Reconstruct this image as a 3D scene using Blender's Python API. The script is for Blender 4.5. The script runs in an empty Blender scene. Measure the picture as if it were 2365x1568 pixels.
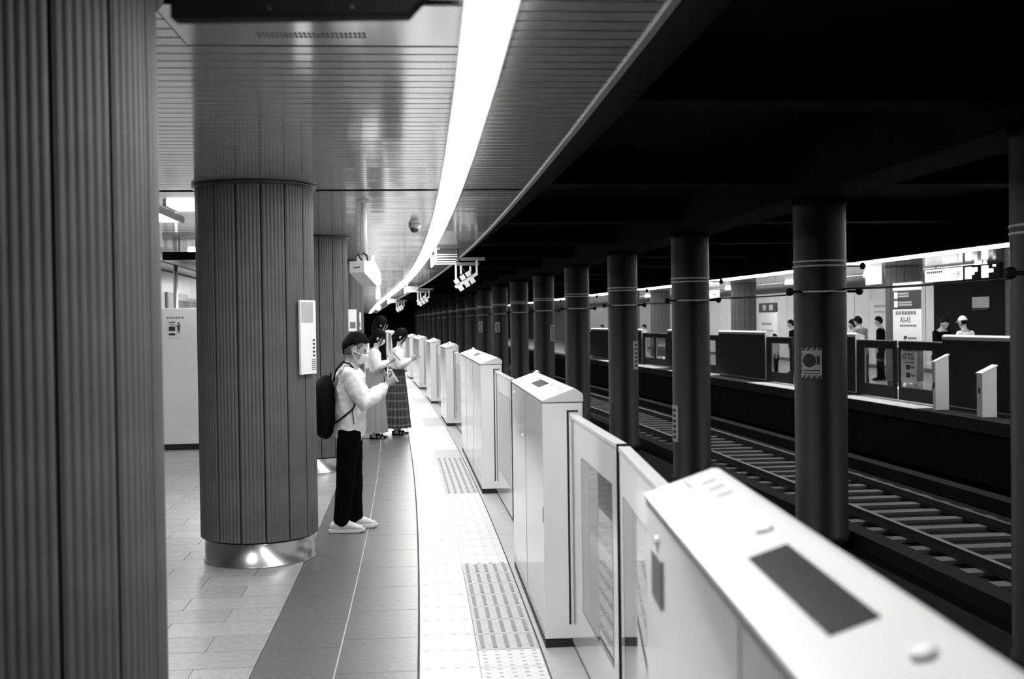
import bpy, bmesh, math, random
from mathutils import Vector, Matrix, noise
random.seed(7)
PI = math.pi
SC = bpy.context.scene
COL = SC.collection

# ------------------------------------------------------------------ camera
EYE = 1.72
FPX = 2600.0
PITCH = math.atan((784 - 742.6) / FPX)
ROLL = 0.014
fwd = Vector((0, math.cos(PITCH), -math.sin(PITCH)))
rgt = Vector((1, 0, 0))
upv = rgt.cross(fwd)
r2 = rgt * math.cos(ROLL) - upv * math.sin(ROLL)
u2 = rgt * math.sin(ROLL) + upv * math.cos(ROLL)
cam_data = bpy.data.cameras.new('camera')
cam = bpy.data.objects.new('camera', cam_data)
COL.objects.link(cam)
mw = Matrix((r2, u2, -fwd)).transposed().to_4x4()
mw.translation = (0, 0, EYE)
cam.matrix_world = mw
cam_data.sensor_fit = 'HORIZONTAL'
cam_data.sensor_width = 36.0
cam_data.lens = 36.0 * FPX / 2365.0
cam_data.clip_start = 0.05
cam_data.clip_end = 300
cam_data.dof.use_dof = True
cam_data.dof.focus_distance = 9.3
cam_data.dof.aperture_fstop = 3.2
SC.camera = cam

# ------------------------------------------------------------------ world, exposure
world = bpy.data.worlds.new('world')
world.use_nodes = True
world.node_tree.nodes['Background'].inputs[0].default_value = (0, 0, 0, 1)
world.node_tree.nodes['Background'].inputs[1].default_value = 0.0
SC.world = world
SC.view_settings.view_transform = 'Standard'
SC.view_settings.look = 'None'
SC.view_settings.exposure = 0.0
SC.view_settings.gamma = 1.0
SC.view_settings.use_curve_mapping = False
SC.cycles.use_denoising = True
SC.cycles.max_bounces = 8
SC.cycles.sample_clamp_indirect = 8.0
SC.cycles.caustics_reflective = True

STRIP_POWER = 38.0      # luminous line lamp over our platform edge
OPP_POWER = 46.0        # line lamp over the opposite platform edge

# ------------------------------------------------------------------ the platform curve
CC = (1.395e-5, -1.879e-3, -.0594, -.0951)
def cm(s):
    s = min(s, 60.0); return (3 * CC[0] * s + 2 * CC[1]) * s + CC[2]
def cx(s):
    q = min(s, 60.0); return ((CC[0] * q + CC[1]) * q + CC[2]) * q + CC[3] + (s - q) * cm(60.0)
def P(s, d, z=0.0):
    m = cm(s); n = math.hypot(1, m)
    return Vector((cx(s) + d / n, s - m * d / n, z))
def ang(s): return math.atan(-cm(s))
def frame(s, d, z=0.0, turn=0.0):
    return Matrix.Translation(P(s, d, z)) @ Matrix.Rotation(ang(s) + turn, 4, 'Z')

# ------------------------------------------------------------------ materials
MATS = {}
def mat(name, v=.5, rough=.5, metal=0., var=.0, scale=8., bump=0., coat=0., emit=0., spec=.5, ior=1.45):
    if name in MATS: return MATS[name]
    m = bpy.data.materials.new(name); m.use_nodes = True
    nt = m.node_tree; b = nt.nodes['Principled BSDF']
    b.inputs['Base Color'].default_value = (v, v, v, 1)
    b.inputs['Roughness'].default_value = rough
    b.inputs['Metallic'].default_value = metal
    b.inputs['Specular IOR Level'].default_value = spec
    b.inputs['IOR'].default_value = ior
    if coat:
        b.inputs['Coat Weight'].default_value = coat
        b.inputs['Coat Roughness'].default_value = .06
    if emit:
        b.inputs['Emission Color'].default_value = (1, 1, 1, 1)
        b.inputs['Emission Strength'].default_value = emit
    if var or bump:
        tc = nt.nodes.new('ShaderNodeTexCoord'); nz = nt.nodes.new('ShaderNodeTexNoise')
        nz.inputs['Scale'].default_value = scale; nz.inputs['Detail'].default_value = 6
        nt.links.new(tc.outputs['Object'], nz.inputs['Vector'])
        if var:
            mr = nt.nodes.new('ShaderNodeMapRange')
            mr.inputs['From Min'].default_value = .3; mr.inputs['From Max'].default_value = .7
            mr.inputs['To Min'].default_value = max(0, v * (1 - var)); mr.inputs['To Max'].default_value = min(1, v * (1 + var))
            nt.links.new(nz.outputs['Fac'], mr.inputs['Value'])
            nt.links.new(mr.outputs['Result'], b.inputs['Base Color'])
        if bump:
            bp = nt.nodes.new('ShaderNodeBump'); bp.inputs['Strength'].default_value = bump; bp.inputs['Distance'].default_value = .01
            nt.links.new(nz.outputs['Fac'], bp.inputs['Height']); nt.links.new(bp.outputs['Normal'], b.inputs['Normal'])
    MATS[name] = m
    return m

M_TILE = mat('floor tile', .30, .33, var=.14, scale=22)
M_TILE2 = mat('floor tile pale', .34, .33, var=.14, scale=22)
M_SLAB = mat('dark floor slab', .105, .36, var=.18, scale=30)
M_GROUT = mat('grout', .05, .8, var=.2)
M_LINE = mat('pale joint strip', .42, .5, var=.1)
M_TACT = mat('tactile tile', .55, .45, var=.05, scale=14)
M_PAD = mat('grey foot mat', .38, .5, var=.08, scale=18)
M_PADD = mat('foot mat groove', .20, .6, var=.1)
M_GATE = mat('gate enamel', .74, .16, var=.02, scale=3, coat=.5)
M_CAP = mat('gate top', .64, .28, var=.02, scale=4)
M_DOOR = mat('gate door leaf', .72, .14, var=.02, scale=3, coat=.6)
M_GSHADE = mat('gate track side painted shade', .022, .6, spec=.15, var=.1, scale=3)  # shade of the unlit track side, painted as a near-black colour
M_BLACK = mat('black rubber', .012, .5, var=.2)
M_SCREEN = mat('dark screen', .035, .22, var=.1)
M_PRINT = mat('dark print', .02, .6, var=.1)
M_GREYP = mat('grey print', .16, .4, var=.06)
M_CEIL = mat('ceiling spandrel metal', .84, .12, metal=.72, var=.03, scale=2)
M_CEILGAP = mat('ceiling gap', .012, .8, var=.1)
M_TRIM = mat('ceiling edge trim', .40, .4, metal=.4, var=.05)
M_PILLAR = mat('fluted bronze cladding', .115, .5, metal=.1, spec=.25, var=.12, scale=5)
M_SEAM = mat('cladding core', .01, .7, var=.1)
M_STEEL = mat('stainless steel', .52, .26, metal=1., var=.08, scale=5)
M_RING = mat('dark collar', .05, .3, metal=.6, var=.1)
M_LAMP = mat('line lamp diffuser', .9, .4, emit=STRIP_POWER)
M_LAMPO = mat('opposite line lamp diffuser', .9, .4, emit=OPP_POWER)
M_LAMPP = mat('panel lamp diffuser', .9, .4, emit=17.0)
M_LAMPF = mat('far lamp bulb', .9, .4, emit=6.0)
M_SIGNLIT = mat('backlit sign face', .85, .4, emit=1.1)
M_SIGNICON = mat('backlit sign icon', .9, .4, emit=1.3)
M_TUNNEL = mat('near-black tunnel concrete', .005, .8, spec=.08, var=.3, scale=1.5, bump=.3)  # near-black base colour for the roof, bulkheads and end walls
M_TUNNEL2 = mat('near-black beam concrete', .012, .75, spec=.08, var=.3, scale=2, bump=.3)  # near-black base colour for beams and cable troughs
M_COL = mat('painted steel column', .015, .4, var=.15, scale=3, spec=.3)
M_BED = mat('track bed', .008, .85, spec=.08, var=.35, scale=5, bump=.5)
M_RAIL = mat('rail steel', .05, .4, metal=.6, var=.2)
M_SLEEPER = mat('concrete sleeper', .075, .6, var=.15, scale=9)
M_EDGE = mat('platform edge stone', .62, .5, var=.08, scale=9)
M_FASCIA = mat('platform side concrete', .008, .8, spec=.08, var=.3, scale=2)  # near-black base colour for both platform faces
M_WALL = mat('wall panel enamel', .74, .35, var=.05, scale=2)
M_RSHADE = mat('painted recess shade', .005, .7, spec=.1, var=.1, scale=2)  # shade of the doorway recess put into the base colour
M_WALLJ = mat('wall joint', .10, .7, var=.1)
M_WHITE = mat('white enamel', .82, .35, var=.03, scale=3)
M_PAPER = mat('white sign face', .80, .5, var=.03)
M_PAPER2 = mat('grey sign face', .42, .5, var=.06)
M_GREY = mat('grey painted metal', .35, .4, var=.08)
M_MONITOR = mat('black monitor case', .004, .6, var=.2, spec=.1)
M_GEAR = mat('white painted bracket', .72, .4, var=.05)
M_SKIN = mat('skin', .34, .5, var=.08, scale=20)
M_SKIN2 = mat('pale skin', .48, .5, var=.08, scale=20)
M_HAIR = mat('dark hair', .003, .7, spec=.1, var=.4, scale=60, bump=.6)
M_SHIRT = mat('white cotton', .78, .85, var=.05, scale=30, bump=.15)
M_BLOUSE = mat('pale blouse', .80, .85, var=.05, scale=30, bump=.15)
M_BLKC = mat('black cloth', .003, 1., spec=.05, var=.3, scale=30, bump=.2)
M_BAG = mat('black nylon', .003, .8, spec=.12, var=.3, scale=40, bump=.2)
M_GREYC = mat('grey cloth', .20, .9, var=.1, scale=40, bump=.2)
M_PALEC = mat('pale grey cloth', .30, .9, var=.08, scale=40, bump=.2)
M_MASK = mat('white face mask', .76, .8, var=.03)
M_SHOE = mat('white leather', .66, .55, var=.06, scale=30)
M_SOLE = mat('white rubber sole', .72, .6, var=.05)
M_CABLE = mat('black cable', .008, .5, var=.2)
M_CLAMP = mat('bright steel clamp', .8, .5, var=.25, scale=30)
M_FADE = mat('cropped hair', .11, .8, var=.3, scale=80)
M_LAMPQ = mat('opposite panel lamp', .9, .4, emit=22.0)
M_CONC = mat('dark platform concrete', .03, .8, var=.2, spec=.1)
M_EYE = mat('eye', .02, .2, var=.1)
M_GLASS = None
def glass():
    m = bpy.data.materials.new('clear glass'); m.use_nodes = True
    b = m.node_tree.nodes['Principled BSDF']
    b.inputs['Base Color'].default_value = (.92, .92, .92, 1); b.inputs['Roughness'].default_value = .02
    b.inputs['Transmission Weight'].default_value = 1.0; b.inputs['IOR'].default_value = 1.5
    return m
M_GLASS = glass()

def plaid():
    m = bpy.data.materials.new('dark plaid cloth'); m.use_nodes = True
    nt = m.node_tree; b = nt.nodes['Principled BSDF']; b.inputs['Roughness'].default_value = .9
    tc = nt.nodes.new('ShaderNodeTexCoord'); sp = nt.nodes.new('ShaderNodeSeparateXYZ')
    nt.links.new(tc.outputs['UV'], sp.inputs[0])
    outs = []
    for ax, k in (('X', 20.0), ('Y', 7.5)):
        mu = nt.nodes.new('ShaderNodeMath'); mu.operation = 'MULTIPLY'; mu.inputs[1].default_value = k
        fr = nt.nodes.new('ShaderNodeMath'); fr.operation = 'FRACT'
        lt = nt.nodes.new('ShaderNodeMath'); lt.operation = 'LESS_THAN'; lt.inputs[1].default_value = .17
        nt.links.new(sp.outputs[ax], mu.inputs[0]); nt.links.new(mu.outputs[0], fr.inputs[0]); nt.links.new(fr.outputs[0], lt.inputs[0])
        outs.append(lt)
    ad = nt.nodes.new('ShaderNodeMath'); ad.operation = 'ADD'
    nt.links.new(outs[0].outputs[0], ad.inputs[0]); nt.links.new(outs[1].outputs[0], ad.inputs[1])
    mr = nt.nodes.new('ShaderNodeMapRange'); mr.inputs['From Max'].default_value = 2
    mr.inputs['To Min'].default_value = .035; mr.inputs['To Max'].default_value = .22
    nt.links.new(ad.outputs[0], mr.inputs['Value']); nt.links.new(mr.outputs[0], b.inputs['Base Color'])
    return m
M_PLAID = plaid()

def far_floor():
    m = bpy.data.materials.new('far floor tiling'); m.use_nodes = True
    nt = m.node_tree; b = nt.nodes['Principled BSDF']; b.inputs['Roughness'].default_value = .34
    tc = nt.nodes.new('ShaderNodeTexCoord'); br = nt.nodes.new('ShaderNodeTexBrick')
    br.inputs['Scale'].default_value = 1.0; br.inputs['Brick Width'].default_value = .6; br.inputs['Row Height'].default_value = .3
    br.inputs['Mortar Size'].default_value = .004
    br.inputs['Color1'].default_value = (.29, .29, .29, 1); br.inputs['Color2'].default_value = (.34, .34, .34, 1); br.inputs['Mortar'].default_value = (.06, .06, .06, 1)
    nt.links.new(tc.outputs['Object'], br.inputs['Vector']); nt.links.new(br.outputs['Color'], b.inputs['Base Color'])
    return m
M_FARFLOOR = far_floor()

# ------------------------------------------------------------------ mesh helpers
class MB:
    def __init__(self): self.v = []; self.f = []; self.uv = None
    def add(self, vs, fs):
        o = len(self.v); self.v += [tuple(p) for p in vs]; self.f += [tuple(i + o for i in f) for f in fs]; return self
    def box(self, x0, x1, y0, y1, z0, z1, M=None):
        vs = [Vector((x, y, z)) for z in (z0, z1) for y in (y0, y1) for x in (x0, x1)]
        if M: vs = [M @ p for p in vs]
        return self.add(vs, [(0, 2, 3, 1), (4, 5, 7, 6), (0, 1, 5, 4), (2, 6, 7, 3), (0, 4, 6, 2), (1, 3, 7, 5)])
    def prism(self, prof, y0, y1, M=None):
        # prof: (x,z) closed polygon, extruded along y
        n = len(prof)
        vs = [Vector((x, y0, z)) for x, z in prof] + [Vector((x, y1, z)) for x, z in prof]
        if M: vs = [M @ p for p in vs]
        fs = [tuple(range(n)), tuple(range(2 * n - 1, n - 1, -1))] + [(i, i + n, (i + 1) % n + n, (i + 1) % n) for i in range(n)]
        return self.add(vs, fs)
    def lathe(self, prof, n=24, cxy=(0, 0), M=None):
        vs = []
        for r, z in prof:
            for k in range(n):
                a = 2 * PI * k / n; vs.append(Vector((cxy[0] + r * math.cos(a), cxy[1] + r * math.sin(a), z)))
        if M: vs = [M @ p for p in vs]
        fs = []
        for i in range(len(prof) - 1):
            for k in range(n):
                fs.append((i * n + k, i * n + (k + 1) % n, (i + 1) * n + (k + 1) % n, (i + 1) * n + k))
        fs.append(tuple(range(n - 1, -1, -1))); fs.append(tuple((len(prof) - 1) * n + k for k in range(n)))
        return self.add(vs, fs)
    def loft(self, pts, rads, ref=(0, 1, 0), n=14):
        # rads: (a along ref-side, b along the other)  ; elliptical tube with rounded ends
        pts = [Vector(p) for p in pts]; ref = Vector(ref)
        rads = [(r, r) if not isinstance(r, tuple) else r for r in rads]
        vs = []; rings = []
        for i, p in enumerate(pts):
            t = (pts[min(i + 1, len(pts) - 1)] - pts[max(i - 1, 0)]).normalized()
            s = ref - t * ref.dot(t)
            if s.length < 1e-4: s = Vector((1, 0, 0)) - t * t.x
            s.normalize(); q = t.cross(s)
            rings.append((p, t, s, q))
        def ring(p, s, q, a, b): return [p + s * (a * math.cos(2 * PI * k / n)) + q * (b * math.sin(2 * PI * k / n)) for k in range(n)]
        R = []
        p, t, s, q = rings[0]; a, b = rads[0]; e = min(a, b)
        R.append(ring(p - t * e * .55, s, q, a * .55, b * .55)); c0 = p - t * e * .8
        for (p, t, s, q), (a, b) in zip(rings, rads): R.append(ring(p, s, q, a, b))
        p, t, s, q = rings[-1]; a, b = rads[-1]; e = min(a, b)
        R.append(ring(p + t * e * .55, s, q, a * .55, b * .55)); c1 = p + t * e * .8
        for r in R: vs += r
        vs += [c0, c1]; m = len(R); fs = []
        for i in range(m - 1):
            for k in range(n): fs.append((i * n + k, i * n + (k + 1) % n, (i + 1) * n + (k + 1) % n, (i + 1) * n + k))
        for k in range(n):
            fs.append((m * n, (k + 1) % n, k)); fs.append((m * n + 1, (m - 1) * n + k, (m - 1) * n + (k + 1) % n))
        return self.add(vs, fs)
    def tube(self, pts, r, n=8): return self.loft(pts, [r] * len(pts), ref=(.13, .31, .94), n=n)
    def ell(self, c, rx, ry, rz, n=18, m=12, M=None, fn=None):
        vs = []; fs = []
        for i in range(1, m):
            th = PI * i / m
            for k in range(n):
                a = 2 * PI * k / n
                vs.append(Vector((math.sin(th) * math.cos(a), math.sin(th) * math.sin(a), math.cos(th))))
        vs += [Vector((0, 0, 1)), Vector((0, 0, -1))]
        out = []
        for u in vs:
            p = Vector((u.x * rx, u.y * ry, u.z * rz))
            if fn: p = fn(u, p)
            p = p + Vector(c)
            out.append(M @ p if M else p)
        N = (m - 1) * n
        for i in range(m - 2):
            for k in range(n): fs.append((i * n + k, (i + 1) * n + k, (i + 1) * n + (k + 1) % n, i * n + (k + 1) % n))
        for k in range(n):
            fs.append((N, k, (k + 1) % n)); fs.append((N + 1, (m - 2) * n + (k + 1) % n, (m - 2) * n + k))
        return self.add(out, fs)
    def mesh(self, name, m=None, smooth=False):
        me = bpy.data.meshes.new(name); me.from_pydata(self.v, [], self.f); me.update()
        if m: me.materials.append(m)
        if smooth: me.polygons.foreach_set('use_smooth', [True] * len(me.polygons))
        return me
    def data(self, name, m, smooth=False, bevel=0):
        o = self.build(name, m, None, smooth, bevel); me = o.data; bpy.data.objects.remove(o); return me
    def build(self, name, m, parent=None, smooth=False, bevel=0, world=None):
        me = self.mesh(name, m, smooth)
        bm = bmesh.new(); bm.from_mesh(me); bmesh.ops.recalc_face_normals(bm, faces=bm.faces)
        if bevel:
            es = [e for e in bm.edges if len(e.link_faces) == 2 and e.calc_face_angle(0) > .5]
            bmesh.ops.bevel(bm, geom=es, offset=bevel, segments=2, affect='EDGES', profile=.6)
        bm.to_mesh(me); bm.free()
        return link(name, me, parent, world)
def link(name, me, parent=None, world=None):
    o = bpy.data.objects.new(name, me); COL.objects.link(o)
    if parent: o.parent = parent
    if world is not None: o.matrix_world = world if not parent else o.matrix_world
    return o
def put(name, me, parent, M):
    o = bpy.data.objects.new(name, me); COL.objects.link(o); o.parent = parent; o.matrix_local = M; return o
def tag(o, label=None, cat=None, group=None, kind=None):
    if label: o['label'] = label
    if cat: o['category'] = cat
    if group: o['group'] = group
    if kind: o['kind'] = kind
    return o
def thing(name, label, cat, M, group=None):
    o = bpy.data.objects.new(name, None); COL.objects.link(o); o.empty_display_size = .1
    o.matrix_world = M
    return tag(o, label, cat, group)
def text(body, size, m, parent, M, name='lettering', extrude=.001, align='CENTER'):
    cu = bpy.data.curves.new('lettering', 'FONT'); cu.body = body; cu.size = size; cu.extrude = extrude
    cu.align_x = align; cu.align_y = 'CENTER'
    t = bpy.data.objects.new('lettering_tmp', cu); COL.objects.link(t)
    dg = bpy.context.evaluated_depsgraph_get()
    me = bpy.data.meshes.new_from_object(t.evaluated_get(dg)); bpy.data.objects.remove(t)
    me.materials.clear(); me.materials.append(m)
    return put(name, me, parent, M)
# lettering lies in its own XY plane; FACE turns it to stand upright facing local -Y, or +X / -X
FACE_NY = Matrix.Rotation(PI / 2, 4, 'X')
FACE_NX = Matrix.Rotation(-PI / 2, 4, 'Z') @ FACE_NY
FACE_PX = Matrix.Rotation(PI / 2, 4, 'Z') @ FACE_NY
T = Matrix.Translation

def sweep(mb, prof, ss):
    """closed (d,z) profile swept along the platform curve"""
    n = len(prof); vs = []; fs = []
    for s in ss:
        for d, z in prof: vs.append(P(s, d, z))
    for i in range(len(ss) - 1):
        for k in range(n): fs.append((i * n + k, i * n + (k + 1) % n, (i + 1) * n + (k + 1) % n, (i + 1) * n + k))
    fs.append(tuple(range(n))); fs.append(tuple((len(ss) - 1) * n + k for k in range(n)))
    return mb.add(vs, fs)
def rng(a, b, st):
    n = max(1, round((b - a) / st)); return [a + (b - a) * i / n for i in range(n + 1)]
def rect(d0, d1, z0, z1): return [(d0, z0), (d1, z0), (d1, z1), (d0, z1)]
LONG = rng(-6, 112, 2.0)
ZC = 2.745      # our ceiling
ZO = 2.90       # opposite ceiling
WALL = -4.3     # our back wall
OWALL = 16.2    # opposite back wall

# ------------------------------------------------------------------ structure: floors
floor = tag(sweep(MB(), rect(WALL, 1.40, -.25, -.008), LONG).build('floor', M_GROUT), 'grey tiled platform floor beside the gates', 'floor', kind='structure')
# tiles: light field on the far side of the dark walking band
tile_me = MB().box(.0025, .5975, .0025, .2975, -.007, 0).build('floor_tile_tmp', M_TILE, bevel=.0012)
tile_a = tile_me.data; bpy.data.objects.remove(tile_me)
tile_b = tile_a.copy(); tile_b.materials[0] = M_TILE2
S_FAR = 13.2
row = 0; s = 3.6
while s < S_FAR - .01:
    off = 0 if row % 2 else .3
    d = -.83 - .6 + (0 if row % 2 else -.0)
    first = True
    dd = -.83
    widths = []
    if row % 2 == 0: widths.append(.3)
    while sum(widths) < -.83 - WALL - .31: widths.append(.6)
    for w in widths:
        dd -= w
        if dd < -3.6 and s < 8: break
        if w == .6:
            put('floor_tile', random.choice((tile_a, tile_b)), floor, frame(s, dd))
        else:
            o = put('floor_tile', random.choice((tile_a, tile_b)), floor, frame(s, dd) @ Matrix.Diagonal((.5, 1, 1, 1)))
    row += 1; s += .3
far = sweep(MB(), rect(WALL, -.83, -.007, 0), rng(S_FAR, 111, 2)).build('floor_tile_field', M_FARFLOOR, floor); far['kind'] = 'stuff'
near = sweep(MB(), rect(WALL, -.83, -.007, 0), rng(-6, 3.6, 2)).build('floor_tile_field', M_FARFLOOR, floor); near['kind'] = 'stuff'
# dark walking band, two courses of slabs with a pale joint strip between
sl = MB().box(.0008, .4042, .0008, .5992, -.007, 0).build('slab_tmp', M_SLAB, bevel=.001); slab_me = sl.data; bpy.data.objects.remove(sl)
for c, d0 in enumerate((-.828, -.415)):
    for i in range(22):
        put('floor_slab', slab_me, floor, frame(3.6 + i * .6 + .14 * c, d0))
for nm, a, b in (('floor_slab_field', 16.95, 111), ('floor_slab_field', -6, 3.6)):
    o = sweep(MB(), rect(-.828, -.01, -.007, -.0005), rng(a, b, 2)).build(nm, M_SLAB, floor); o['kind'] = 'stuff'
sweep(MB(), rect(-.421, -.414, -.007, .0006), rng(3.6, 40, 1)).build('pale_joint_strip', M_LINE, floor)
# threshold floor under and behind the gates
sweep(MB(), rect(.64, 1.02, -.008, -.002), LONG).build('gate_sill', M_GREY, floor)
sweep(MB(), rect(1.02, 1.40, -.008, .0), LONG).build('edge_stone', M_EDGE, floor)

# tactile paving -------------------------------------------------
def bar_tile(m):
    b = MB().box(.0008, .2992, .0008, .2992, -.007, 0)
    for k in range(4):
        x = .0375 + k * .075; b.box(x - .013, x + .013, .004, .296, 0, .005)
    o = b.build('t', m); me = o.data; bpy.data.objects.remove(o); return me
def wide_bar_tile(m):
    b = MB().box(.0008, .3292, .0008, .2992, -.007, 0)
    for k in range(4):
        x = .041 + k * .0825; b.box(x - .014, x + .014, .004, .296, 0, .005)
    o = b.build('t', m); me = o.data; bpy.data.objects.remove(o); return me
def dot_tile(m):
    b = MB().box(.002, .328, .002, .298, -.007, 0)
    for i in range(5):
        for k in range(5):
            x = .035 + i * .065; y = .03 + k * .06
            b.lathe([(.0125, 0), (.009, .005)], n=6, cxy=(x, y))
    o = b.build('t', m); me = o.data; bpy.data.objects.remove(o); return me
def mat_tile(m):
    b = MB().box(.002, .328, .002, .298, -.007, 0)
    for i in range(5):
        x = .035 + i * .065
        b.box(x - .02, x + .02, .01, .29, 0, .004)
    o = b.build('t', m); me = o.data; bpy.data.objects.remove(o)
    return me
def groove(m):
    b = MB()
    for i in range(5):
        x = .033 + i * .065
        b.box(x - .011, x + .011, .03, .27, .0, .003)
    o = b.build('t', m); me = o.data; bpy.data.objects.remove(o); return me
BAR = bar_tile(M_TACT); WBAR = wide_bar_tile(M_TACT); DOT = dot_tile(M_TACT); PADM = MB().box(.002, .328, .002, .298, -.007, .001).build('t', M_PAD)
pad_me = PADM.data; bpy.data.objects.remove(PADM); GRV = groove(M_PADD)
# gate housings along our platform: (near end s, length, leaf towards us, leaf away)
GL = [(.56, 2.12), (5.85, 2.0), (11.2, 3.95), (18.6, 1.75), (23.9, 1.8), (29.1, 3.5), (34.5, 1.9), (39.9, 1.9), (45.2, 1.9), (50.5, 3.6), (57.5, 1.9)]
GATES = []
for i_, (s0, L) in enumerate(GL):
    lf = 0 if i_ == 0 else (s0 - GL[i_ - 1][0] - GL[i_ - 1][1]) / 2 - .006
    lb = 1.2 if i_ == len(GL) - 1 else (GL[i_ + 1][0] - s0 - L) / 2 - .006
    if i_ == 0: lb = 1.72
    if i_ == 1: lf = 1.42
    GATES.append((s0, L, lf, lb))
pv = thing('tactile_paving', 'white tactile paving strip running along the platform beside the gates', 'paving', Matrix.Identity(4))
s = 4.35
while s < 14.0:
    put('guiding_tile', BAR, pv, frame(s, 0))
    mid = s + .15
    on = any(g[0] - .05 < mid < g[0] + g[1] + .05 for g in GATES)
    if on:
        o = put('foot_mat_tile', pad_me, pv, frame(s, .30)); put('groove', GRV, o, T((0, 0, .001)))
    else:
        put('blister_tile' if s < 5.7 else 'guiding_tile', DOT if s < 5.7 else WBAR, pv, frame(s, .30))
    s += .3
bars = MB(); mats_ = MB(); brights = MB()
fs_ = [14.0 + .3 * i for i in range(200)]
sweep(bars, rect(.0, .30, -.007, 0), rng(s, 110, 1))
for k in range(4):
    sweep(bars, rect(.0245 + .075 * k, .0505 + .075 * k, 0, .005), rng(s, 60, 1))
o = bars.build('guiding_strip', M_TACT, pv); o['kind'] = 'stuff'
a = s; segs = []
for g in GATES:
    if g[0] + g[1] < s: continue
    if g[0] > a: segs.append((a, g[0], 0))
    segs.append((max(a, g[0]), g[0] + g[1], 1)); a = g[0] + g[1]
segs.append((a, 110, 0))
for a, b, k in segs:
    m = MB(); sweep(m, rect(.30, .63, -.007, .001), rng(a, b, 1))
    o = m.build('foot_mat' if k else 'blister_strip', M_PAD if k else M_TACT, pv); o['kind'] = 'stuff'
m = MB(); sweep(m, rect(0, .43, -.007, .002), rng(-5.8, 4.35, 1)); o = m.build('guiding_strip', M_TACT, pv); o['kind'] = 'stuff'

# track bed, platform sides, opposite floor
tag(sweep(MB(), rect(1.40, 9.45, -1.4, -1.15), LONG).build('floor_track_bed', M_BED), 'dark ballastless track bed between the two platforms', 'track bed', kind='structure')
tag(sweep(MB(), rect(1.15, 1.36, -1.15, -.25), LONG).build('wall_platform_side', M_FASCIA), 'near-black concrete face under our platform edge', 'wall', kind='structure')
opp_floor = tag(sweep(MB(), rect(9.99, OWALL, -.22, -.004), LONG).build('floor_opposite', M_TILE2), 'grey floor of the opposite platform', 'floor', kind='structure')
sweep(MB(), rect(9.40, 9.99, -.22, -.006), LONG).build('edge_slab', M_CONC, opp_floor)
tag(sweep(MB(), rect(9.75, 10.0, -1.15, -.22), LONG).build('wall_opposite_side', M_FASCIA), 'near-black concrete face under the opposite platform edge', 'wall', kind='structure')

# ------------------------------------------------------------------ structure: ceilings
ceil = tag(sweep(MB(), rect(WALL, .86, ZC + .022, ZC + .05), LONG).build('ceiling', M_CEILGAP), 'polished metal slat ceiling above our platform', 'ceiling', kind='structure')
SW = .1205
LD0, LD1 = .205, .365
def slat_piece(s0, d0, d1, w=.105, tilt=0.0, mb=None):
    # one spandrel strip across the platform, with turned up edges
    Fm = frame(s0, 0, ZC) @ Matrix.Rotation(tilt, 4, 'X')
    pr = [(-w / 2, .003), (-w / 2 + .0008, 0), (w / 2 - .0008, 0), (w / 2, .003)]
    vs = [Fm @ Vector((d, y, z)) for d in (d0, d1) for y, z in pr]
    fs = [(0, 1, 5, 4), (1, 2, 6, 5), (2, 3, 7, 6)]
    mb.add(vs, fs)
k = 0; s = 3.05
PANEL = (3.60, 4.19)
while s < 13.0:
    if abs(s - 8.67) < .07: s += SW; continue
    t = random.gauss(0, .0012 + .0035 * min(1, max(0, (s - 4.2) / 3)))
    mb = MB()
    if PANEL[0] < s - .05 and s + .05 < PANEL[1] + .03:
        slat_piece(s, WALL, -.80, tilt=t, mb=mb); slat_piece(s, .21, .86, tilt=t, mb=mb)
    else:
        slat_piece(s, WALL, .86, tilt=t, mb=mb)
    mb.build('ceiling_slat', M_CEIL, ceil)
    s += SW
mb = MB()
while s < 110:
    slat_piece(s, WALL, .86, tilt=random.gauss(0, .0045), mb=mb); s += SW
o = mb.build('ceiling_slat_field', M_CEIL, ceil); o['kind'] = 'stuff'
mb = MB(); s = -5.5
while s < 3.0:
    slat_piece(s, WALL, .86, tilt=0, mb=mb); s += SW
o = mb.build('ceiling_slat_field', M_CEIL, ceil); o['kind'] = 'stuff'
# smooth service panel with a twin slot grille
pan = MB(); FmP = frame(3.92, 0, ZC)
pan.box(-.795, .20, -.265, .255, -.001, .006, M=FmP)
panel = pan.build('service_panel', M_CEIL, ceil)
for yy in (.075, .118):
    g = MB()
    for i in range(24): g.box(-.52 + i * .016, -.52 + i * .016 + .011, yy, yy + .024, -.0025, -.001, M=FmP)
    gg = g.build('slot_grille', M_PADD, panel); gg['kind'] = 'stuff'
# edge trim, fascia
tag(sweep(MB(), rect(.855, .885, ZC - .012, ZC + .05), LONG).build('trim_1', M_TRIM), 'pale metal trim along the track edge of our ceiling', 'trim', kind='structure')
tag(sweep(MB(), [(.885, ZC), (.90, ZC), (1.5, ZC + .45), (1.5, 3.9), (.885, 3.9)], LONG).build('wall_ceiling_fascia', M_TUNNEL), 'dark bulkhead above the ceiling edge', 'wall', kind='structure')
tag(sweep(MB(), rect(1.4, 9.6, 3.75, 4.0), LONG).build('ceiling_tunnel', M_TUNNEL), 'near-black tunnel roof over the tracks', 'ceiling', kind='structure')
oc = tag(sweep(MB(), rect(9.75, OWALL, ZO, ZO + .05), LONG).build('ceiling_opposite', M_CEIL), 'polished metal ceiling of the opposite platform', 'ceiling', kind='structure')
tag(sweep(MB(), rect(9.62, 9.80, ZO - .01, 3.9), LONG).build('wall_opposite_fascia', M_TUNNEL), 'dark bulkhead over the opposite platform edge', 'wall', kind='structure')
tag(sweep(MB(), rect(4.72, 5.38, 3.2, 3.75), LONG).build('ceiling_beam', M_TUNNEL2), 'long concrete beam on top of the track columns', 'beam', kind='structure')
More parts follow.
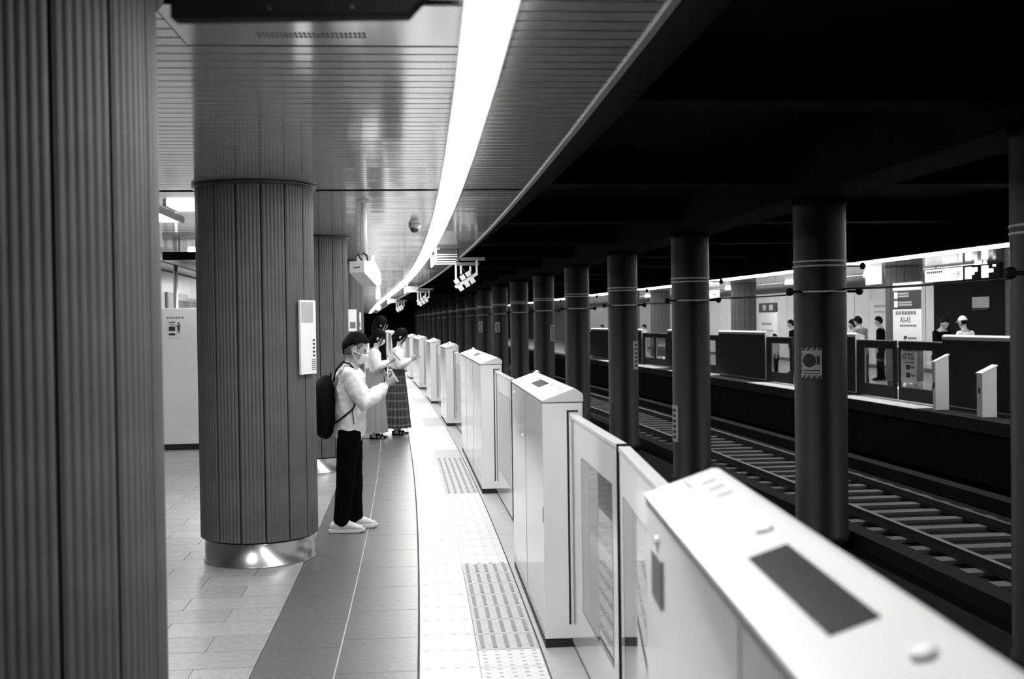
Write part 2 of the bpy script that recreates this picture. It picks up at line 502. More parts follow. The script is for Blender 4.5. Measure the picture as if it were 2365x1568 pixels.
for i, s in enumerate([8.6 + 5.15 * k for k in range(12)]):
    mb = MB().box(-3.55, 4.5, -.22, .22, 3.38, 3.75, M=frame(s, 5.05)); mb.build('cross_beam', M_TUNNEL2, bpy.data.objects['ceiling_beam'])
# end walls and back walls
tag(sweep(MB(), rect(WALL - .2, WALL, -.25, 3.0), LONG).build('wall_back', M_WALLJ), 'panelled back wall of our platform', 'wall', kind='structure')
wb = bpy.data.objects['wall_back']
pm = MB().box(0, .012, .006, 1.194, .12, 2.72).build('t', M_WALL, bevel=.004); pme = pm.data; bpy.data.objects.remove(pm)
for i in range(34):
    put('wall_panel', pme, wb, frame(12 + i * 1.2, WALL))
tag(sweep(MB(), rect(OWALL, OWALL + .2, -.25, 3.1), LONG).build('wall_opposite', M_WALLJ), 'panelled back wall of the opposite platform', 'wall', kind='structure')
wo = bpy.data.objects['wall_opposite']
for i in range(56):
    s0 = 14 + i * 1.2
    if 27.2 < s0 + .6 < 31.4: continue
    put('wall_panel', pme, wo, frame(s0 + 1.2, OWALL, 0, PI))
# flat near-black panel painting the shade of a doorway recess in the opposite wall
mb = MB(); sweep(mb, rect(OWALL - .03, OWALL + .02, 0, ZO), rng(27.9, 31.5, 1.2)); mb.build('recess_shade_panel', M_RSHADE, wo)
for nm, s in (('wall_end', 112.0), ('wall_rear', -6.0)):
    tag(MB().box(-6, 17, -.1, .1, -1.4, 4.0, M=frame(s, 0)).build(nm, M_TUNNEL), 'dark tunnel wall closing the %s of the station' % ('far end' if s > 0 else 'rear'), 'wall', kind='structure')

# ------------------------------------------------------------------ line lamps
def line_lamp(name, label, d0, d1, z, depth, m, a, b):
    root = thing(name, label, 'lamp', Matrix.Identity(4))
    mb = MB(); sweep(mb, [(d0, z), (d0 + .008, z - depth), (d1 - .008, z - depth), (d1, z)], rng(a, b, 2)); mb.build('diffuser', m, root)
    mb = MB(); sweep(mb, rect(d0 - .012, d0 - .001, z - .006, z + .01), rng(a, b, 2)); mb.build('side_rail', M_TRIM, root)
    mb = MB(); sweep(mb, rect(d1 + .001, d1 + .012, z - .006, z + .01), rng(a, b, 2)); mb.build('side_rail', M_TRIM, root)
    return root
line_lamp('line_lamp', 'continuous glowing white line lamp curving along our ceiling', LD0, LD1, ZC, .016, M_LAMP, .9, 108)
line_lamp('line_lamp', 'thin glowing line lamp above the opposite platform gates', 10.08, 10.20, ZO, .03, M_LAMPO, -4, 108)

for i, (s0, s1, d0, d1) in enumerate(((9.55, 11.1, -2.95, -2.22), (9.5, 10.05, -2.03, -1.5), (4.3, 6.0, -2.0, -1.55))):
    r = thing('ceiling_panel_lamp', ('broad bright ceiling lamp panel in the gap between the two nearest pillars', 'small bright ceiling lamp corner touching the second pillar edge', 'ceiling lamp panel just behind the nearest pillar')[i], 'lamp', Matrix.Identity(4))
    sweep(MB(), rect(d0, d1, ZC - .02, ZC - .003), rng(s0, s1, 1)).build('diffuser', M_LAMPP, r)
    for a, b in ((d0 - .03, d0), (d1, d1 + .03)):
        sweep(MB(), rect(a, b, ZC - .03, ZC - .002), rng(s0, s1, 1)).build('frame_rail', M_TRIM, r)
for i, s0 in enumerate((15.5, 20.5, 26, 32, 38, 44, 50)):  # first two are unseen, added to brighten the cabinet and the back area
    r = thing('ceiling_panel_lamp', ('long bright ceiling lamp deep on our platform, %s from the camera' % ('second', 'third', 'fourth', 'fifth', 'sixth', 'seventh', 'eighth')[i]), 'lamp', Matrix.Identity(4), 'ceiling lamps deep on our platform')
    sweep(MB(), rect(-2.95, -2.55, ZC - .02, ZC - .003), rng(s0, s0 + 2.6, 1)).build('diffuser', M_LAMPP, r)
    sweep(MB(), rect(-2.55, -2.52, ZC - .03, ZC - .002), rng(s0, s0 + 2.6, 1)).build('frame_rail', M_TRIM, r)
for i, s0 in enumerate((18, 24.5, 30.2, 36, 42, 48, 54)):
    r = thing('ceiling_panel_lamp', ('bright ceiling lamp bar deep in the opposite platform, %s from the camera' % ('first', 'second', 'third', 'fourth', 'fifth', 'sixth', 'seventh')[i]), 'lamp', Matrix.Identity(4), 'ceiling lamps on the opposite platform')
    sweep(MB(), rect(13.35, 13.65, ZO - .035, ZO - .003), rng(s0, s0 + 2.6, 1)).build('diffuser', M_LAMPQ, r)
    sweep(MB(), rect(13.31, 13.35, ZO - .06, ZO - .002), rng(s0, s0 + 2.6, 1)).build('frame_rail', M_TRIM, r)

# ------------------------------------------------------------------ fluted pillars
def flute_panel(R, h0, h1, a, n_fl=6):
    prof = []
    half = math.radians(a / 2 - .8)
    N = n_fl * 8
    for i in range(N + 1):
        t = i / N; th = -half + 2 * half * t
        r = R - .0055 * (0.5 + .5 * math.cos(2 * PI * n_fl * t)) ** 1.5
        prof.append((r * math.cos(th), r * math.sin(th)))
    prof = [((R - .03) * math.cos(-half), (R - .03) * math.sin(-half))] + prof + [((R - .03) * math.cos(half), (R - .03) * math.sin(half))]
    n = len(prof)
    vs = [(x, y, z) for z in (h0, h1) for x, y in prof]
    fs = [(i, i + 1, i + 1 + n, i + n) for i in range(n - 1)] + [tuple(range(n - 1, -1, -1)), tuple(range(n, 2 * n))]
    o = MB().add(vs, fs).build('t', M_PILLAR); me = o.data; bpy.data.objects.remove(o); return me
FL = {}
def pillar(s, d, label, R=.425, top=ZC, npan=15, phase=0.0, group=None):
    root = thing('fluted_pillar', label, 'pillar', frame(s, d), group); root['kind'] = 'thing'
    key = (R, top)
    if key not in FL: FL[key] = flute_panel(R, .185, top - .02, 360 / npan)
    for k in range(npan):
        put('cladding_panel', FL[key], root, Matrix.Rotation(phase + 2 * PI * k / npan, 4, 'Z'))
    MB().lathe([(R - .02, .18), (R - .02, top - .01)], n=40).build('core', M_SEAM, root, smooth=False)
    MB().lathe([(R - .02, 0), (R - .02, .01), (R - .028, .012), (R - .028, .165), (R - .035, .18)], n=56).build('base_band', M_STEEL, root, smooth=True)
    MB().lathe([(R - .01, top - .03), (R + .022, top - .026), (R + .026, top - .014), (R + .022, top - .002), (R - .01, top)], n=56).build('collar_ring', M_RING, root, smooth=True)
    return root
# a panel seam of the second pillar lies at about 10 degrees right of its front
PH = -PI / 2 + math.radians(-1.5)
nm = ['nearest fluted dark pillar, cut off by the picture edge', 'second fluted dark pillar with a white notice on its side', 'third fluted dark pillar behind the man in the white shirt', 'fourth fluted dark pillar, a dark sliver past the third', 'fifth fluted dark pillar far down the platform', 'sixth fluted dark pillar far down the platform']
for i, s in enumerate((3.42, 8.42, 13.42, 18.42, 23.42, 28.42)):
    pillar(s, -1.17 if i else -1.165, nm[i], phase=PH + .05 * i, group='fluted pillars on our platform')
on = ['first', 'second', 'third', 'fourth', 'fifth', 'sixth', 'seventh']
for i, s in enumerate((20.1, 25.25, 30.7, 36.3, 41.4, 46.5, 51.6)):
    pillar(s, 12.0, 'fluted pillar on the opposite platform, %s from the camera' % on[i], top=ZO, phase=.3 * i, group='fluted pillars on the opposite platform')

# ------------------------------------------------------------------ platform gates
def make_gate(label, M, L, lf, lb, near=False, opp=False):
    root = thing('platform_gate', label, 'platform gate', M, 'opposite platform gates' if opp else 'platform gates along our edge')
    MB().box(0, .215, 0, L, .045, 1.288).build('housing', M_GATE, root, bevel=.006)
    MB().box(.2145, .219, .012, L - .012, .06, 1.27).build('track_side_shade', M_GSHADE, root)  # near-black sheet that paints shade on the housing's track side
    MB().box(.001, .20, .004, L - .004, 0, .047).build('plinth', M_BLACK, root)  # black and nearly flush, its colour paints the shadow gap at the base
    cap = MB().prism([(-.003, 1.292), (-.003, 1.306), (.160, 1.364), (.176, 1.364), (.212, 1.338), (.218, 1.325), (.218, 1.292)], -.003, L + .003).build('top_cap', M_CAP, root, bevel=.005)
    MB().box(.004, .211, .004, L - .004, 1.286, 1.294).build('cap_seam', M_PADD, root)
    sl = math.atan2(.058, .163)
    TOP = Matrix.Translation((0, 0, 1.307)) @ Matrix.Rotation(-sl, 4, 'Y')   # x along slope, z = out of the slope
    # display window on top of the cap
    ym = L / 2
    put('display', MB().box(.062, .130, ym - .245, ym + .205, -.002, .0025).data('t', M_SCREEN), root, TOP)
    for yy in (ym - .40, ym + .34):
        put('indicator_lens', MB().lathe([(.017, 0), (.015, .007), (.008, .011)], n=16, cxy=(.125, yy)).data('t', M_WHITE, smooth=True), root, TOP)
    for ye, sg in ((0, 1), (L, -1)):
        st = put('instruction_sticker', MB().box(.012, .085, min(ye + sg * .02, ye + sg * .10), max(ye + sg * .02, ye + sg * .10), 0, .0015).data('t', M_PAPER), root, TOP)
        put('printed_line', MB().box(.09, .094, min(ye + sg * .03, ye + sg * .14), max(ye + sg * .03, ye + sg * .14), 0, .001).data('t', M_GREYP), root, TOP)
        for q in range(3):
            y0 = ye + sg * (.14 + .09 * q)
            put('vent_slot', MB().box(.118, .150, min(y0, y0 + sg * .008), max(y0, y0 + sg * .008), -.001, .0012).data('t', M_GREYP), root, TOP)
        # end face: door slot
        y0, y1 = (-.002, .004) if ye == 0 else (L - .004, L + .002)
        MB().box(.128, .139, y0, y1, .12, 1.248).box(.128, .188, y0, y1, 1.24, 1.25).build('door_slot', M_BLACK, root)
    MB().lathe([(.019, 0), (.019, .006), (.016, .013), (.008, .017)], n=16, cxy=(.166, .14 if near else L - .12), M=T((0, 0, 1.362))).build('beacon_lamp', M_WHITE, root, smooth=True)
    # service door joints on the platform side
    for y in ([L * .5] if L < 3 else [L * .33, L * .67]):
        MB().box(-.0012, .002, y - .0015, y + .0015, .10, 1.28).build('panel_joint', M_GREYP, root)
    yc = L - .20
    if near: MB().box(-.004, .004, yc - .075, yc + .075, 1.095, 1.20).build('card_panel', M_GREYP, root)
    else: MB().box(-.0025, .004, .012, .03, .66, .74).build('key_slot', M_GREYP, root)
    MB().lathe([(.012, 0), (.010, .006)], n=12, M=T((0, yc - .0, 1.232)) @ Matrix.Rotation(-PI / 2, 4, 'Y')).build('sensor_lens', M_WHITE, root)
    MB().lathe([(.012, 0), (.010, .006)], n=12, M=T((0, L * .5 + .2, 1.0)) @ Matrix.Rotation(-PI / 2, 4, 'Y')).build('sensor_lens', M_WHITE, root)
    MB().box(-.001, .001, yc - .008, yc + .008, 1.205, 1.222).build('sensor_slit', M_PADD, root)
    # sliding leaves
    for ye, ln, sg in ((0, lf, -1), (L, lb, 1)):
        if ln <= 0: continue
        ya, yb = sorted((ye - sg * .08, ye + sg * ln))
        lx0, lx1 = (.118, .158) if near else (.146, .186)
        ye2 = ye + sg * ln
        a, b = sorted((ye + sg * .40, ye + sg * (ln - .12)))
        z0, z1 = .285, 1.05
        mb = MB()
        mb.box(lx0, lx1, ya, yb, .03, z0).box(lx0, lx1, ya, yb, z1, 1.205)
        mb.box(lx0, lx1, ya, a, z0, z1).box(lx0, lx1, b, yb, z0, z1)
        door = mb.build('sliding_door', M_DOOR, root)
        MB().box(lx1, lx1 + .003, ya, yb, .03, z0).box(lx1, lx1 + .003, ya, yb, z1, 1.205).box(lx1, lx1 + .003, ya, a, z0, z1).box(lx1, lx1 + .003, b, yb, z0, z1).build('leaf_side_shade', M_GSHADE, door)  # same painted shade on the back of the leaf
        MB().box(lx0 - .003, lx1 + .003, ya, yb, 1.205, 1.226).build('door_top_rail', M_CAP, door, bevel=.003)
        p, q = sorted((ye2 + sg * .003, ye2 - sg * .004)); MB().box(lx0 - .001, lx1 + .001, p, q, .03, 1.225).build('edge_seal', M_BLACK, door)
        MB().box(lx0 - .001, lx0 + .006, a + .004, b - .004, z0 + .004, z1 - .004).build('window_pane', M_GLASS, door)
        for p, q, u, v in ((a, a + .004, z0, z1), (b - .004, b, z0, z1), (a, b, z0, z0 + .004), (a, b, z1 - .004, z1)):
            MB().box(lx0 - .0015, lx0 + .01, p, q, u, v).build('pane_gasket', M_PADD, door)
    return root
glab = ['nearest white gate housing with a long dark display on its sloping top', 'second white gate housing with the dark door slot facing us', 'third, long white gate housing past the first closed doors',
        'fourth white gate housing along the platform', 'fifth white gate housing along the platform', 'sixth white gate housing along the platform', 'seventh white gate housing, small in the distance',
        'eighth white gate housing, small in the distance', 'ninth white gate housing, tiny in the distance', 'tenth white gate housing, tiny in the distance', 'eleventh white gate housing at the far end of the row']
for i, (s0, L, lf, lb) in enumerate(GATES):
    make_gate(glab[i], frame(s0, .66) if i else Matrix.Translation((.334, .56, 0)) @ Matrix.Rotation(.010, 4, 'Z'), L, lf, lb, near=(i == 0))
OL = [(14.0, 5.82), (23.5, 1.9), (29.0, 3.95), (36.6, 1.9), (42.0, 1.9), (47.3, 3.9), (54.6, 1.9)]
OG = []
for i_, (s0, L) in enumerate(OL):
    ln_ = 0 if i_ == 0 else (s0 - OL[i_ - 1][0] - OL[i_ - 1][1]) / 2 - .006
    lf_ = 1.5 if i_ == len(OL) - 1 else (OL[i_ + 1][0] - s0 - L) / 2 - .006
    OG.append((s0, L, lf_, ln_))
olab = ['opposite gate housing nearest us, with two pale posts standing before it', 'opposite gate housing half hidden by the striped-sign column', 'long opposite gate housing between the first two lit columns gaps', 'opposite gate housing, fourth from the camera', 'opposite gate housing, fifth from the camera', 'opposite gate housing, sixth from the camera', 'opposite gate housing, seventh from the camera']
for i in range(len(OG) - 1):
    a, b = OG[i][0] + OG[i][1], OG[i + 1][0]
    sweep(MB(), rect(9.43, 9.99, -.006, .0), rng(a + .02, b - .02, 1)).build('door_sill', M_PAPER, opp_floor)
for i, (s0, L, lfar, lnear) in enumerate(OG):
    make_gate(olab[i], frame(s0 + L, 10.2, 0, PI), L, lfar, lnear, opp=True)
# pale equipment posts at the opposite platform edge
for i, (s, h, w) in enumerate(((17.85, .86, .18), (19.38, 1.0, .10))):
    r = thing('equipment_post', ('squat pale post with slanted top before the opposite gate', 'slim pale post with slanted top beside the opposite sliding door')[i], 'post', frame(s, 9.72, 0, PI))
    MB().prism([(-.13, 0), (.13, 0), (.13, h - .12), (-.13, h)], -w / 2, w / 2).build('post_body', M_WHITE, r, bevel=.008)
    MB().prism([(-.145, h), (.145, h - .13), (.145, h - .115), (-.145, h + .02)], -w / 2 - .01, w / 2 + .01).build('slanted_top', M_PAPER, r)
    MB().box(.128, .134, -.03, .03, .4, .5).build('lock_plate', M_PRINT, r)

# ------------------------------------------------------------------ tracks
for ti, (da, db) in enumerate(((6.35, 7.72), (2.75, 4.12))):
    tr = thing('railway_track', ('dark rails and pale sleepers beyond the columns', 'dark rails and sleepers hidden behind our platform gates')[ti], 'track', Matrix.Identity(4))
    for d in (da, db):
        mb = MB(); sweep(mb, [(d - .065, -1.13), (d + .065, -1.13), (d + .065, -1.11), (d + .012, -1.09), (d + .012, -1.03), (d + .034, -1.02), (d + .034, -1.0), (d - .034, -1.0), (d - .034, -1.02), (d - .012, -1.03), (d - .012, -1.09), (d - .065, -1.11)], rng(2, 70, 1.5))
        mb.build('rail', M_RAIL, tr)
    o = MB().prism([(-1.1, -1.16), (1.1, -1.16), (1.1, -1.115), (1.05, -1.105), (-1.05, -1.105), (-1.1, -1.115)], -.11, .11).build('t', M_SLEEPER); sme = o.data; bpy.data.objects.remove(o)
    s = 5.0
    while s < 52:
        put('sleeper', sme, tr, frame(s, (da + db) / 2)); s += .62
for i, (d, z) in enumerate(((5.62, -1.1), (8.6, -1.08))):
    tag(sweep(MB(), rect(d - .13, d + .13, -1.15, z + .12), rng(4, 60, 2)).build('cable_trough', M_TUNNEL2), ('concrete cable trough at the foot of the track columns', 'concrete cable trough under the opposite platform')[i], 'cable trough')

# ------------------------------------------------------------------ columns between the tracks
COLS = [8.5 + 5.2 * k for k in range(20)]
COLS[0] = 8.45
COLD = [5.03, 5.15, 4.92, 4.90, 4.88] + [4.86] * 15
clabel = ['nearest track column, a black band at the picture edge', 'track column carrying the striped round warning sign', 'track column with a tall narrow sign low on its side', 'track column with a narrow sign level with the opposite gates']
for i, s in enumerate(COLS):
    lb = clabel[i] if i < 4 else 'dark round track column, %s from the camera' % ('fifth', 'sixth', 'seventh', 'eighth', 'ninth', 'tenth', 'eleventh', 'twelfth', 'thirteenth', 'fourteenth', 'fifteenth', 'sixteenth', 'seventeenth', 'eighteenth', 'nineteenth', 'twentieth')[i - 4]
    r = thing('track_column', lb, 'column', frame(s, COLD[i]), 'round columns between the tracks'); r['kind'] = 'thing'
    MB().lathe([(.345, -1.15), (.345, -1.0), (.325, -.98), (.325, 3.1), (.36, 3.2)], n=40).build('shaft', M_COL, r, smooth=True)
    for z in (2.36, 2.42, 2.04):
        MB().lathe([(.326, z - .011), (.333, z - .009), (.333, z + .009), (.326, z + .011)], n=40).build('clamp_band', M_CLAMP, r, smooth=True)
    for sx in (-1, 1):
        MB().tube([(sx * .30, -.16, 2.04), (sx * .44, -.16, 2.04)], .018).ell((sx * .45, -.16, 2.04), .05, .05, .05, n=10, m=6).build('insulator', M_CABLE, r)
    MB().tube([(.30, -.1, 2.36), (.50, -.1, 2.36)], .012).ell((.52, -.1, 2.36), .04, .04, .045, n=10, m=6).build('insulator', M_CABLE, r)
for i, (d, z) in enumerate(((5.40, 2.075),)):
    mb = MB(); pts = []
    s = 4.0
    while s < 108:
        u = (s - 8.5) / 5.2; sag = -.03 * (1 - (2 * (u - math.floor(u)) - 1) ** 2)
        pts.append(P(s, d, z + sag)); s += .65
    mb.loft(pts, [.012] * len(pts), ref=(0, 0, 1), n=6)
    tag(mb.build('overhead_cable', M_CABLE), ('thin black cable strung along the far side of the columns', 'thin black cable strung along the near side of the columns')[i], 'cable')

# ------------------------------------------------------------------ signs on columns
def col_sign(ci, az, z0, z1, w, kind, label):
    R = .327
    M = frame(COLS[ci], COLD[ci]) @ Matrix.Rotation(az, 4, 'Z')
    r = thing('column_sign', label, 'sign', M)
    half = w / 2 / R
    def patch(a0, a1, b0, b1, rr, m, nm, par, th=.004):
        N = max(2, int(abs(a1 - a0) / .05)); vs = []; fs = []
        for q in range(N + 1):
            a = a0 + (a1 - a0) * q / N
            for rad, z in ((rr, b0), (rr + th, b0), (rr + th, b1), (rr, b1)): vs.append((rad * math.cos(a), rad * math.sin(a), z))
        for q in range(N):
            for e in range(4): fs.append((q * 4 + e, q * 4 + (e + 1) % 4, (q + 1) * 4 + (e + 1) % 4, (q + 1) * 4 + e))
        fs += [(0, 1, 2, 3), (N * 4, N * 4 + 1, N * 4 + 2, N * 4 + 3)]
        return MB().add(vs, fs).build(nm, m, par)
    board = patch(-half, half, z0, z1, R, M_PAPER2, 'sign_board', r)
    if kind == 'round':
        N = 28; zc = (z0 + z1) / 2 + .03; rr = .085; vs = []; fs = []
        for ri in range(6):
            for q in range(N):
                a = 2 * PI * q / N; t = rr * (ri + .02) / 5 * math.cos(a) / R - .06
                vs.append(((R + .0075) * math.cos(t), (R + .0075) * math.sin(t), zc + rr * (ri + .02) / 5 * math.sin(a)))
        for ri in range(5):
            for q in range(N): fs.append((ri * N + q, ri * N + (q + 1) % N, (ri + 1) * N + (q + 1) % N, (ri + 1) * N + q))
        MB().add(vs, fs).build('round_symbol', M_PRINT, r)
        for zb in (z0 + .0, z1 - .035):
            for q in range(4):
                t = -half + .03 + q * 2 * half / 4
                vs = [((R + .0055) * math.cos(t + dx), (R + .0055) * math.sin(t + dx), z) for dx, z in ((0, zb), (.13, zb), (.21, zb + .035), (.08, zb + .035))]
                MB().add(vs, [(0, 1, 2, 3)]).build('hazard_stripe', M_PRINT, r)
        for q in range(5):
            t = -half + .01; zb = z0 + .05 + q * .07
            vs = [((R + .0055) * math.cos(t + dx), (R + .0055) * math.sin(t + dx), z) for dx, z in ((0, zb), (.05, zb + .03), (.05, zb + .06), (0, zb + .03))]
            MB().add(vs, [(0, 1, 2, 3)]).build('hazard_stripe', M_PRINT, r)
        for q in range(2):
            patch(-half + .12, half - .08, z0 + .055 + q * .035, z0 + .068 + q * .035, R + .004, M_PRINT, 'printed_line', r, .0012)
        patch(half - .19, half - .08, zc - .05, zc + .06, R + .004, M_PRINT, 'symbol_box', r, .0012)
    else:
        n = 6
        for q in range(n):
            zz = z1 - .06 - q * (z1 - z0 - .08) / n
            patch(-half * .5, half * .5, zz - (z1 - z0) / n * .5, zz, R + .004, M_PRINT, 'printed_character', r, .0012)
    return r
DIRC = -PI / 2 - .25
col_sign(1, DIRC - .48, .965, 1.345, .27, 'round', 'striped warning sign with a dark disc wrapped on a column')
col_sign(2, DIRC - 1.15, -.39, .24, .22, 'v', 'tall narrow pale sign low on the third column')
col_sign(3, DIRC + 1.05, .64, 1.26, .20, 'v', 'narrow sign on the column edge level with opposite gates')
for k, (ci, az, z0, z1) in enumerate(((5, 1.0, 1.1, 1.6), (8, -.5, 1.25, 1.75), (7, -.2, 1.3, 1.7))):
    col_sign(ci, DIRC + az, z0, z1, .2, 'v', ('narrow sign on the sixth column', 'small pale sign on the ninth column', 'small pale sign on the eighth column')[k])

# ------------------------------------------------------------------ fittings on our platform
# notice on the second pillar
r = thing('pillar_notice', 'white notice board with a grey block on the second pillar', 'notice', frame(8.42, -1.17) @ Matrix.Rotation(math.radians(-28), 4, 'Z'))
X0 = .432
MB().box(X0, X0 + .018, -.10, .10, 1.36, 1.895).build('board', M_WHITE, r, bevel=.003)
MB().box(X0 + .018, X0 + .021, -.085, .06, 1.735, 1.88).build('grey_block', M_PAPER2, r)
for q in range(5):
    MB().box(X0 + .018, X0 + .0205, .055, .08, 1.60 - q * .028, 1.612 - q * .028).build('printed_line', M_PRINT, r)
for q in range(6):
    MB().box(X0 + .018, X0 + .0205, .04, .088, 1.46 - q * .014, 1.465 - q * .014).build('printed_line', M_GREYP, r)
# hanging black monitor near the top of the frame
r = thing('hanging_monitor', 'black hanging display panel high above the platform', 'display', Matrix.Translation((-.415, 2.26, 2.336)))
MB().prism([(-.26, 0), (.215, 0), (.262, .05), (.262, .34), (-.26, .34)], 0, .05).build('case', M_MONITOR, r, bevel=.004)
for x in (-.06, .105): MB().lathe([(.004, 0), (.003, .004)], n=10, M=T((x, 0, .016)) @ Matrix.Rotation(PI / 2, 4, 'X')).build('screw', M_STEEL, r)
for x in (-.15, .15): MB().tube([(x, .025, .33), (x, .025, ZC - 2.336)], .012).build('hanger_rod', M_MONITOR, r)
# white camera box on a pole
r = thing('hanging_camera_box', 'white slanted box hanging on a pole beside the lamp', 'camera', frame(9.45, -.41))
MB().lathe([(.024, 2.30), (.024, ZC)], n=16).build('pole', M_WHITE, r, smooth=True)
MB().lathe([(.05, ZC - .015), (.045, ZC)], n=20).build('ceiling_flange', M_WHITE, r)
bx = Matrix.Rotation(math.radians(-28), 4, 'Z')
# box profile in (y,z): a sloping underside towards us
pr = [(-.13, 2.14), (-.13, 2.235), (-.02, 2.235), (.0, 2.29), (.04, 2.29), (.04, 2.25), (.15, 2.14), (.15, 2.05), (.08, 2.03)]
n = len(pr); vs = [bx @ Vector((x, y, z)) for x in (-.07, .07) for y, z in pr]
MB().add(vs, [tuple(range(n)), tuple(range(2 * n - 1, n - 1, -1))] + [(k, (k + 1) % n, (k + 1) % n + n, k + n) for k in range(n)]).build('box', M_WHITE, r, bevel=.004)
MB().tube([(-.02, -.10, 2.245), (-.05, -.12, 2.29), (-.03, -.06, 2.31), (0, -.01, 2.31)], .009).tube([(.03, -.12, 2.245), (.02, -.10, 2.285), (0, -.01, 2.30)], .008).build('cable_loop', M_CABLE, r)
MB().box(-.03, .03, -.132, -.129, 2.18, 2.19, M=bx).build('vent_slit', M_GREYP, r)
# dome camera
r = thing('dome_camera', 'small dome camera on the ceiling close to the line lamp', 'camera', frame(11.7, .03, ZC))
MB().lathe([(.062, 0), (.062, -.03), (.055, -.04)], n=24).build('housing', M_GREY, r, smooth=True)
MB().ell((0, 0, -.045), .048, .048, .045, n=18, m=10).build('dome', M_SCREEN, r, smooth=True)
# sensor brackets over the platform edge
for i, (s, k) in enumerate(((15.6, 1.0), (29.3, 1.0), (44.0, 1.0))):
    r = thing('sensor_bracket', ('large white bracket with clustered sensor heads over the platform edge', 'second white sensor bracket, smaller, farther along the ceiling edge', 'tiny white sensor bracket far along the ceiling edge')[i], 'bracket', frame(s, .645, ZC), 'sensor brackets along the ceiling edge')
    # two hanging plates
    MB().box(-.27, -.245, -.05, .05, -.17, 0).box(-.27, -.20, -.05, .05, -.012, 0).build('hanger_plate', M_GEAR, r)
    MB().prism([(-.34, -.10), (-.30, -.10), (-.28, -.22), (-.32, -.27), (-.34, -.27)], -.22, -.19).build('hanger_plate', M_GEAR, r)
    for z in (-.085, -.115, -.15, -.185, -.215):
        MB().box(-.28, .02 if z < -.14 else .04, -.06, -.045, z - .008, z + .008).build('slotted_rail', M_GEAR, r)
    for z in (-.135, -.16): MB().box(.04, .42, -.03, -.02, z - .007, z + .007).build('slotted_rail', M_GREY, r)
    for z in (-.205, -.23): MB().box(.0, .34, -.06, -.05, z - .006, z + .006).build('slotted_rail', M_GREY, r)
    for x, z0, z1 in ((.015, -.43, -.20), (.085, -.36, -.24), (.215, -.35, -.25), (.305, -.36, -.17)):
        MB().box(x - .012, x + .012, -.055, -.035, z0, z1).build('drop_arm', M_GEAR, r)
    A = T((.165, -.05, -.44)) @ Matrix.Rotation(math.radians(-32), 4, 'Y')
    MB().box(-.19, .17, -.03, .03, -.022, .022, M=A).build('sensor_bar', M_GEAR, r)
    for x in (-.13, -.03, .06):
        for z in (.06, -.055):
            MB().box(x - .033, x + .033, -.05, .03, z - .034, z + .034, M=A).build('sensor_head', M_GEAR, r, bevel=.006)
    MB().tube([(.04, 0, 0), (.05, -.02, -.12), (.07, -.04, -.2), (.14, -.05, -.33)], .012).build('cable', M_CABLE, r)
# far bokeh lamps and hanging signs at the end of the platform
for i, (s, d, z) in enumerate(((42, -2.2, 2.35), (46, -1.4, 2.35), (50, .1, 2.42), (40, -1.75, 2.2), (52, -.9, 2.32))):
    r = thing('far_sign_lamp', ('small glowing globe far along the platform, %s of five' % ('first', 'second', 'third', 'fourth', 'fifth')[i]), 'lamp', frame(s, d, z), 'globes at the far platform end')
    MB().ell((0, 0, 0), .11, .11, .11, n=12, m=8).build('globe', M_LAMPF, r, smooth=True)
    MB().tube([(0, 0, .1), (0, 0, ZC - z)], .015).build('stem', M_GREY, r)
# thin lit pillar signs beyond the third pillar
for i, (s, d) in enumerate(((18.42, -1.17), (23.42, -1.17))):
    r = thing('pillar_notice', ('thin white upright notice on the fourth pillar', 'thin white upright notice on the fifth pillar')[i], 'notice', frame(s, d) @ Matrix.Rotation(math.radians(-44), 4, 'Z'))
    MB().box(.43, .45, -.09, .09, 1.6, 1.95).build('board', M_WHITE, r); MB().box(.45, .453, -.06, .06, 1.65, 1.75).build('printed_block', M_GREYP, r)
# white service cabinet with a pictogram
r = thing('service_cabinet', 'tall white cabinet with a machine pictogram behind the pillars', 'cabinet', frame(15.95, -3.62))
MB().box(0, 1.15, 0, .6, .085, 1.97).build('body', M_WHITE, r, bevel=.005)
MB().box(.02, 1.13, .03, .58, 0, .087).build('plinth', M_BLACK, r)
MB().box(1.0, 1.15, 0, .6, 1.97, 2.12).build('upper_box', M_WHITE, r)
pic = MB().box(.30, .50, -.003, 0, 1.56, 1.80).build('pictogram_plate', M_PAPER, r)
MB().box(.315, .40, -.005, -.003, 1.765, 1.78).box(.325, .39, -.005, -.003, 1.735, 1.745).box(.315, .40, -.005, -.003, 1.655, 1.715).box(.315, .40, -.005, -.003, 1.595, 1.625).build('machine_symbol', M_PRINT, pic)
MB().ell((.447, -.003, 1.757), .014, .002, .016, n=12, m=6).box(.432, .462, -.005, -.003, 1.655, 1.73).box(.402, .48, -.005, -.003, 1.722, 1.733).box(.432, .442, -.005, -.003, 1.62, 1.66).box(.452, .462, -.005, -.003, 1.63, 1.66).build('figure_symbol', M_PRINT, pic)
for q in range(6): MB().box(.29 + q * .04, .315 + q * .04, -.003, 0, 1.828, 1.85).build('printed_character', M_GREYP, r)
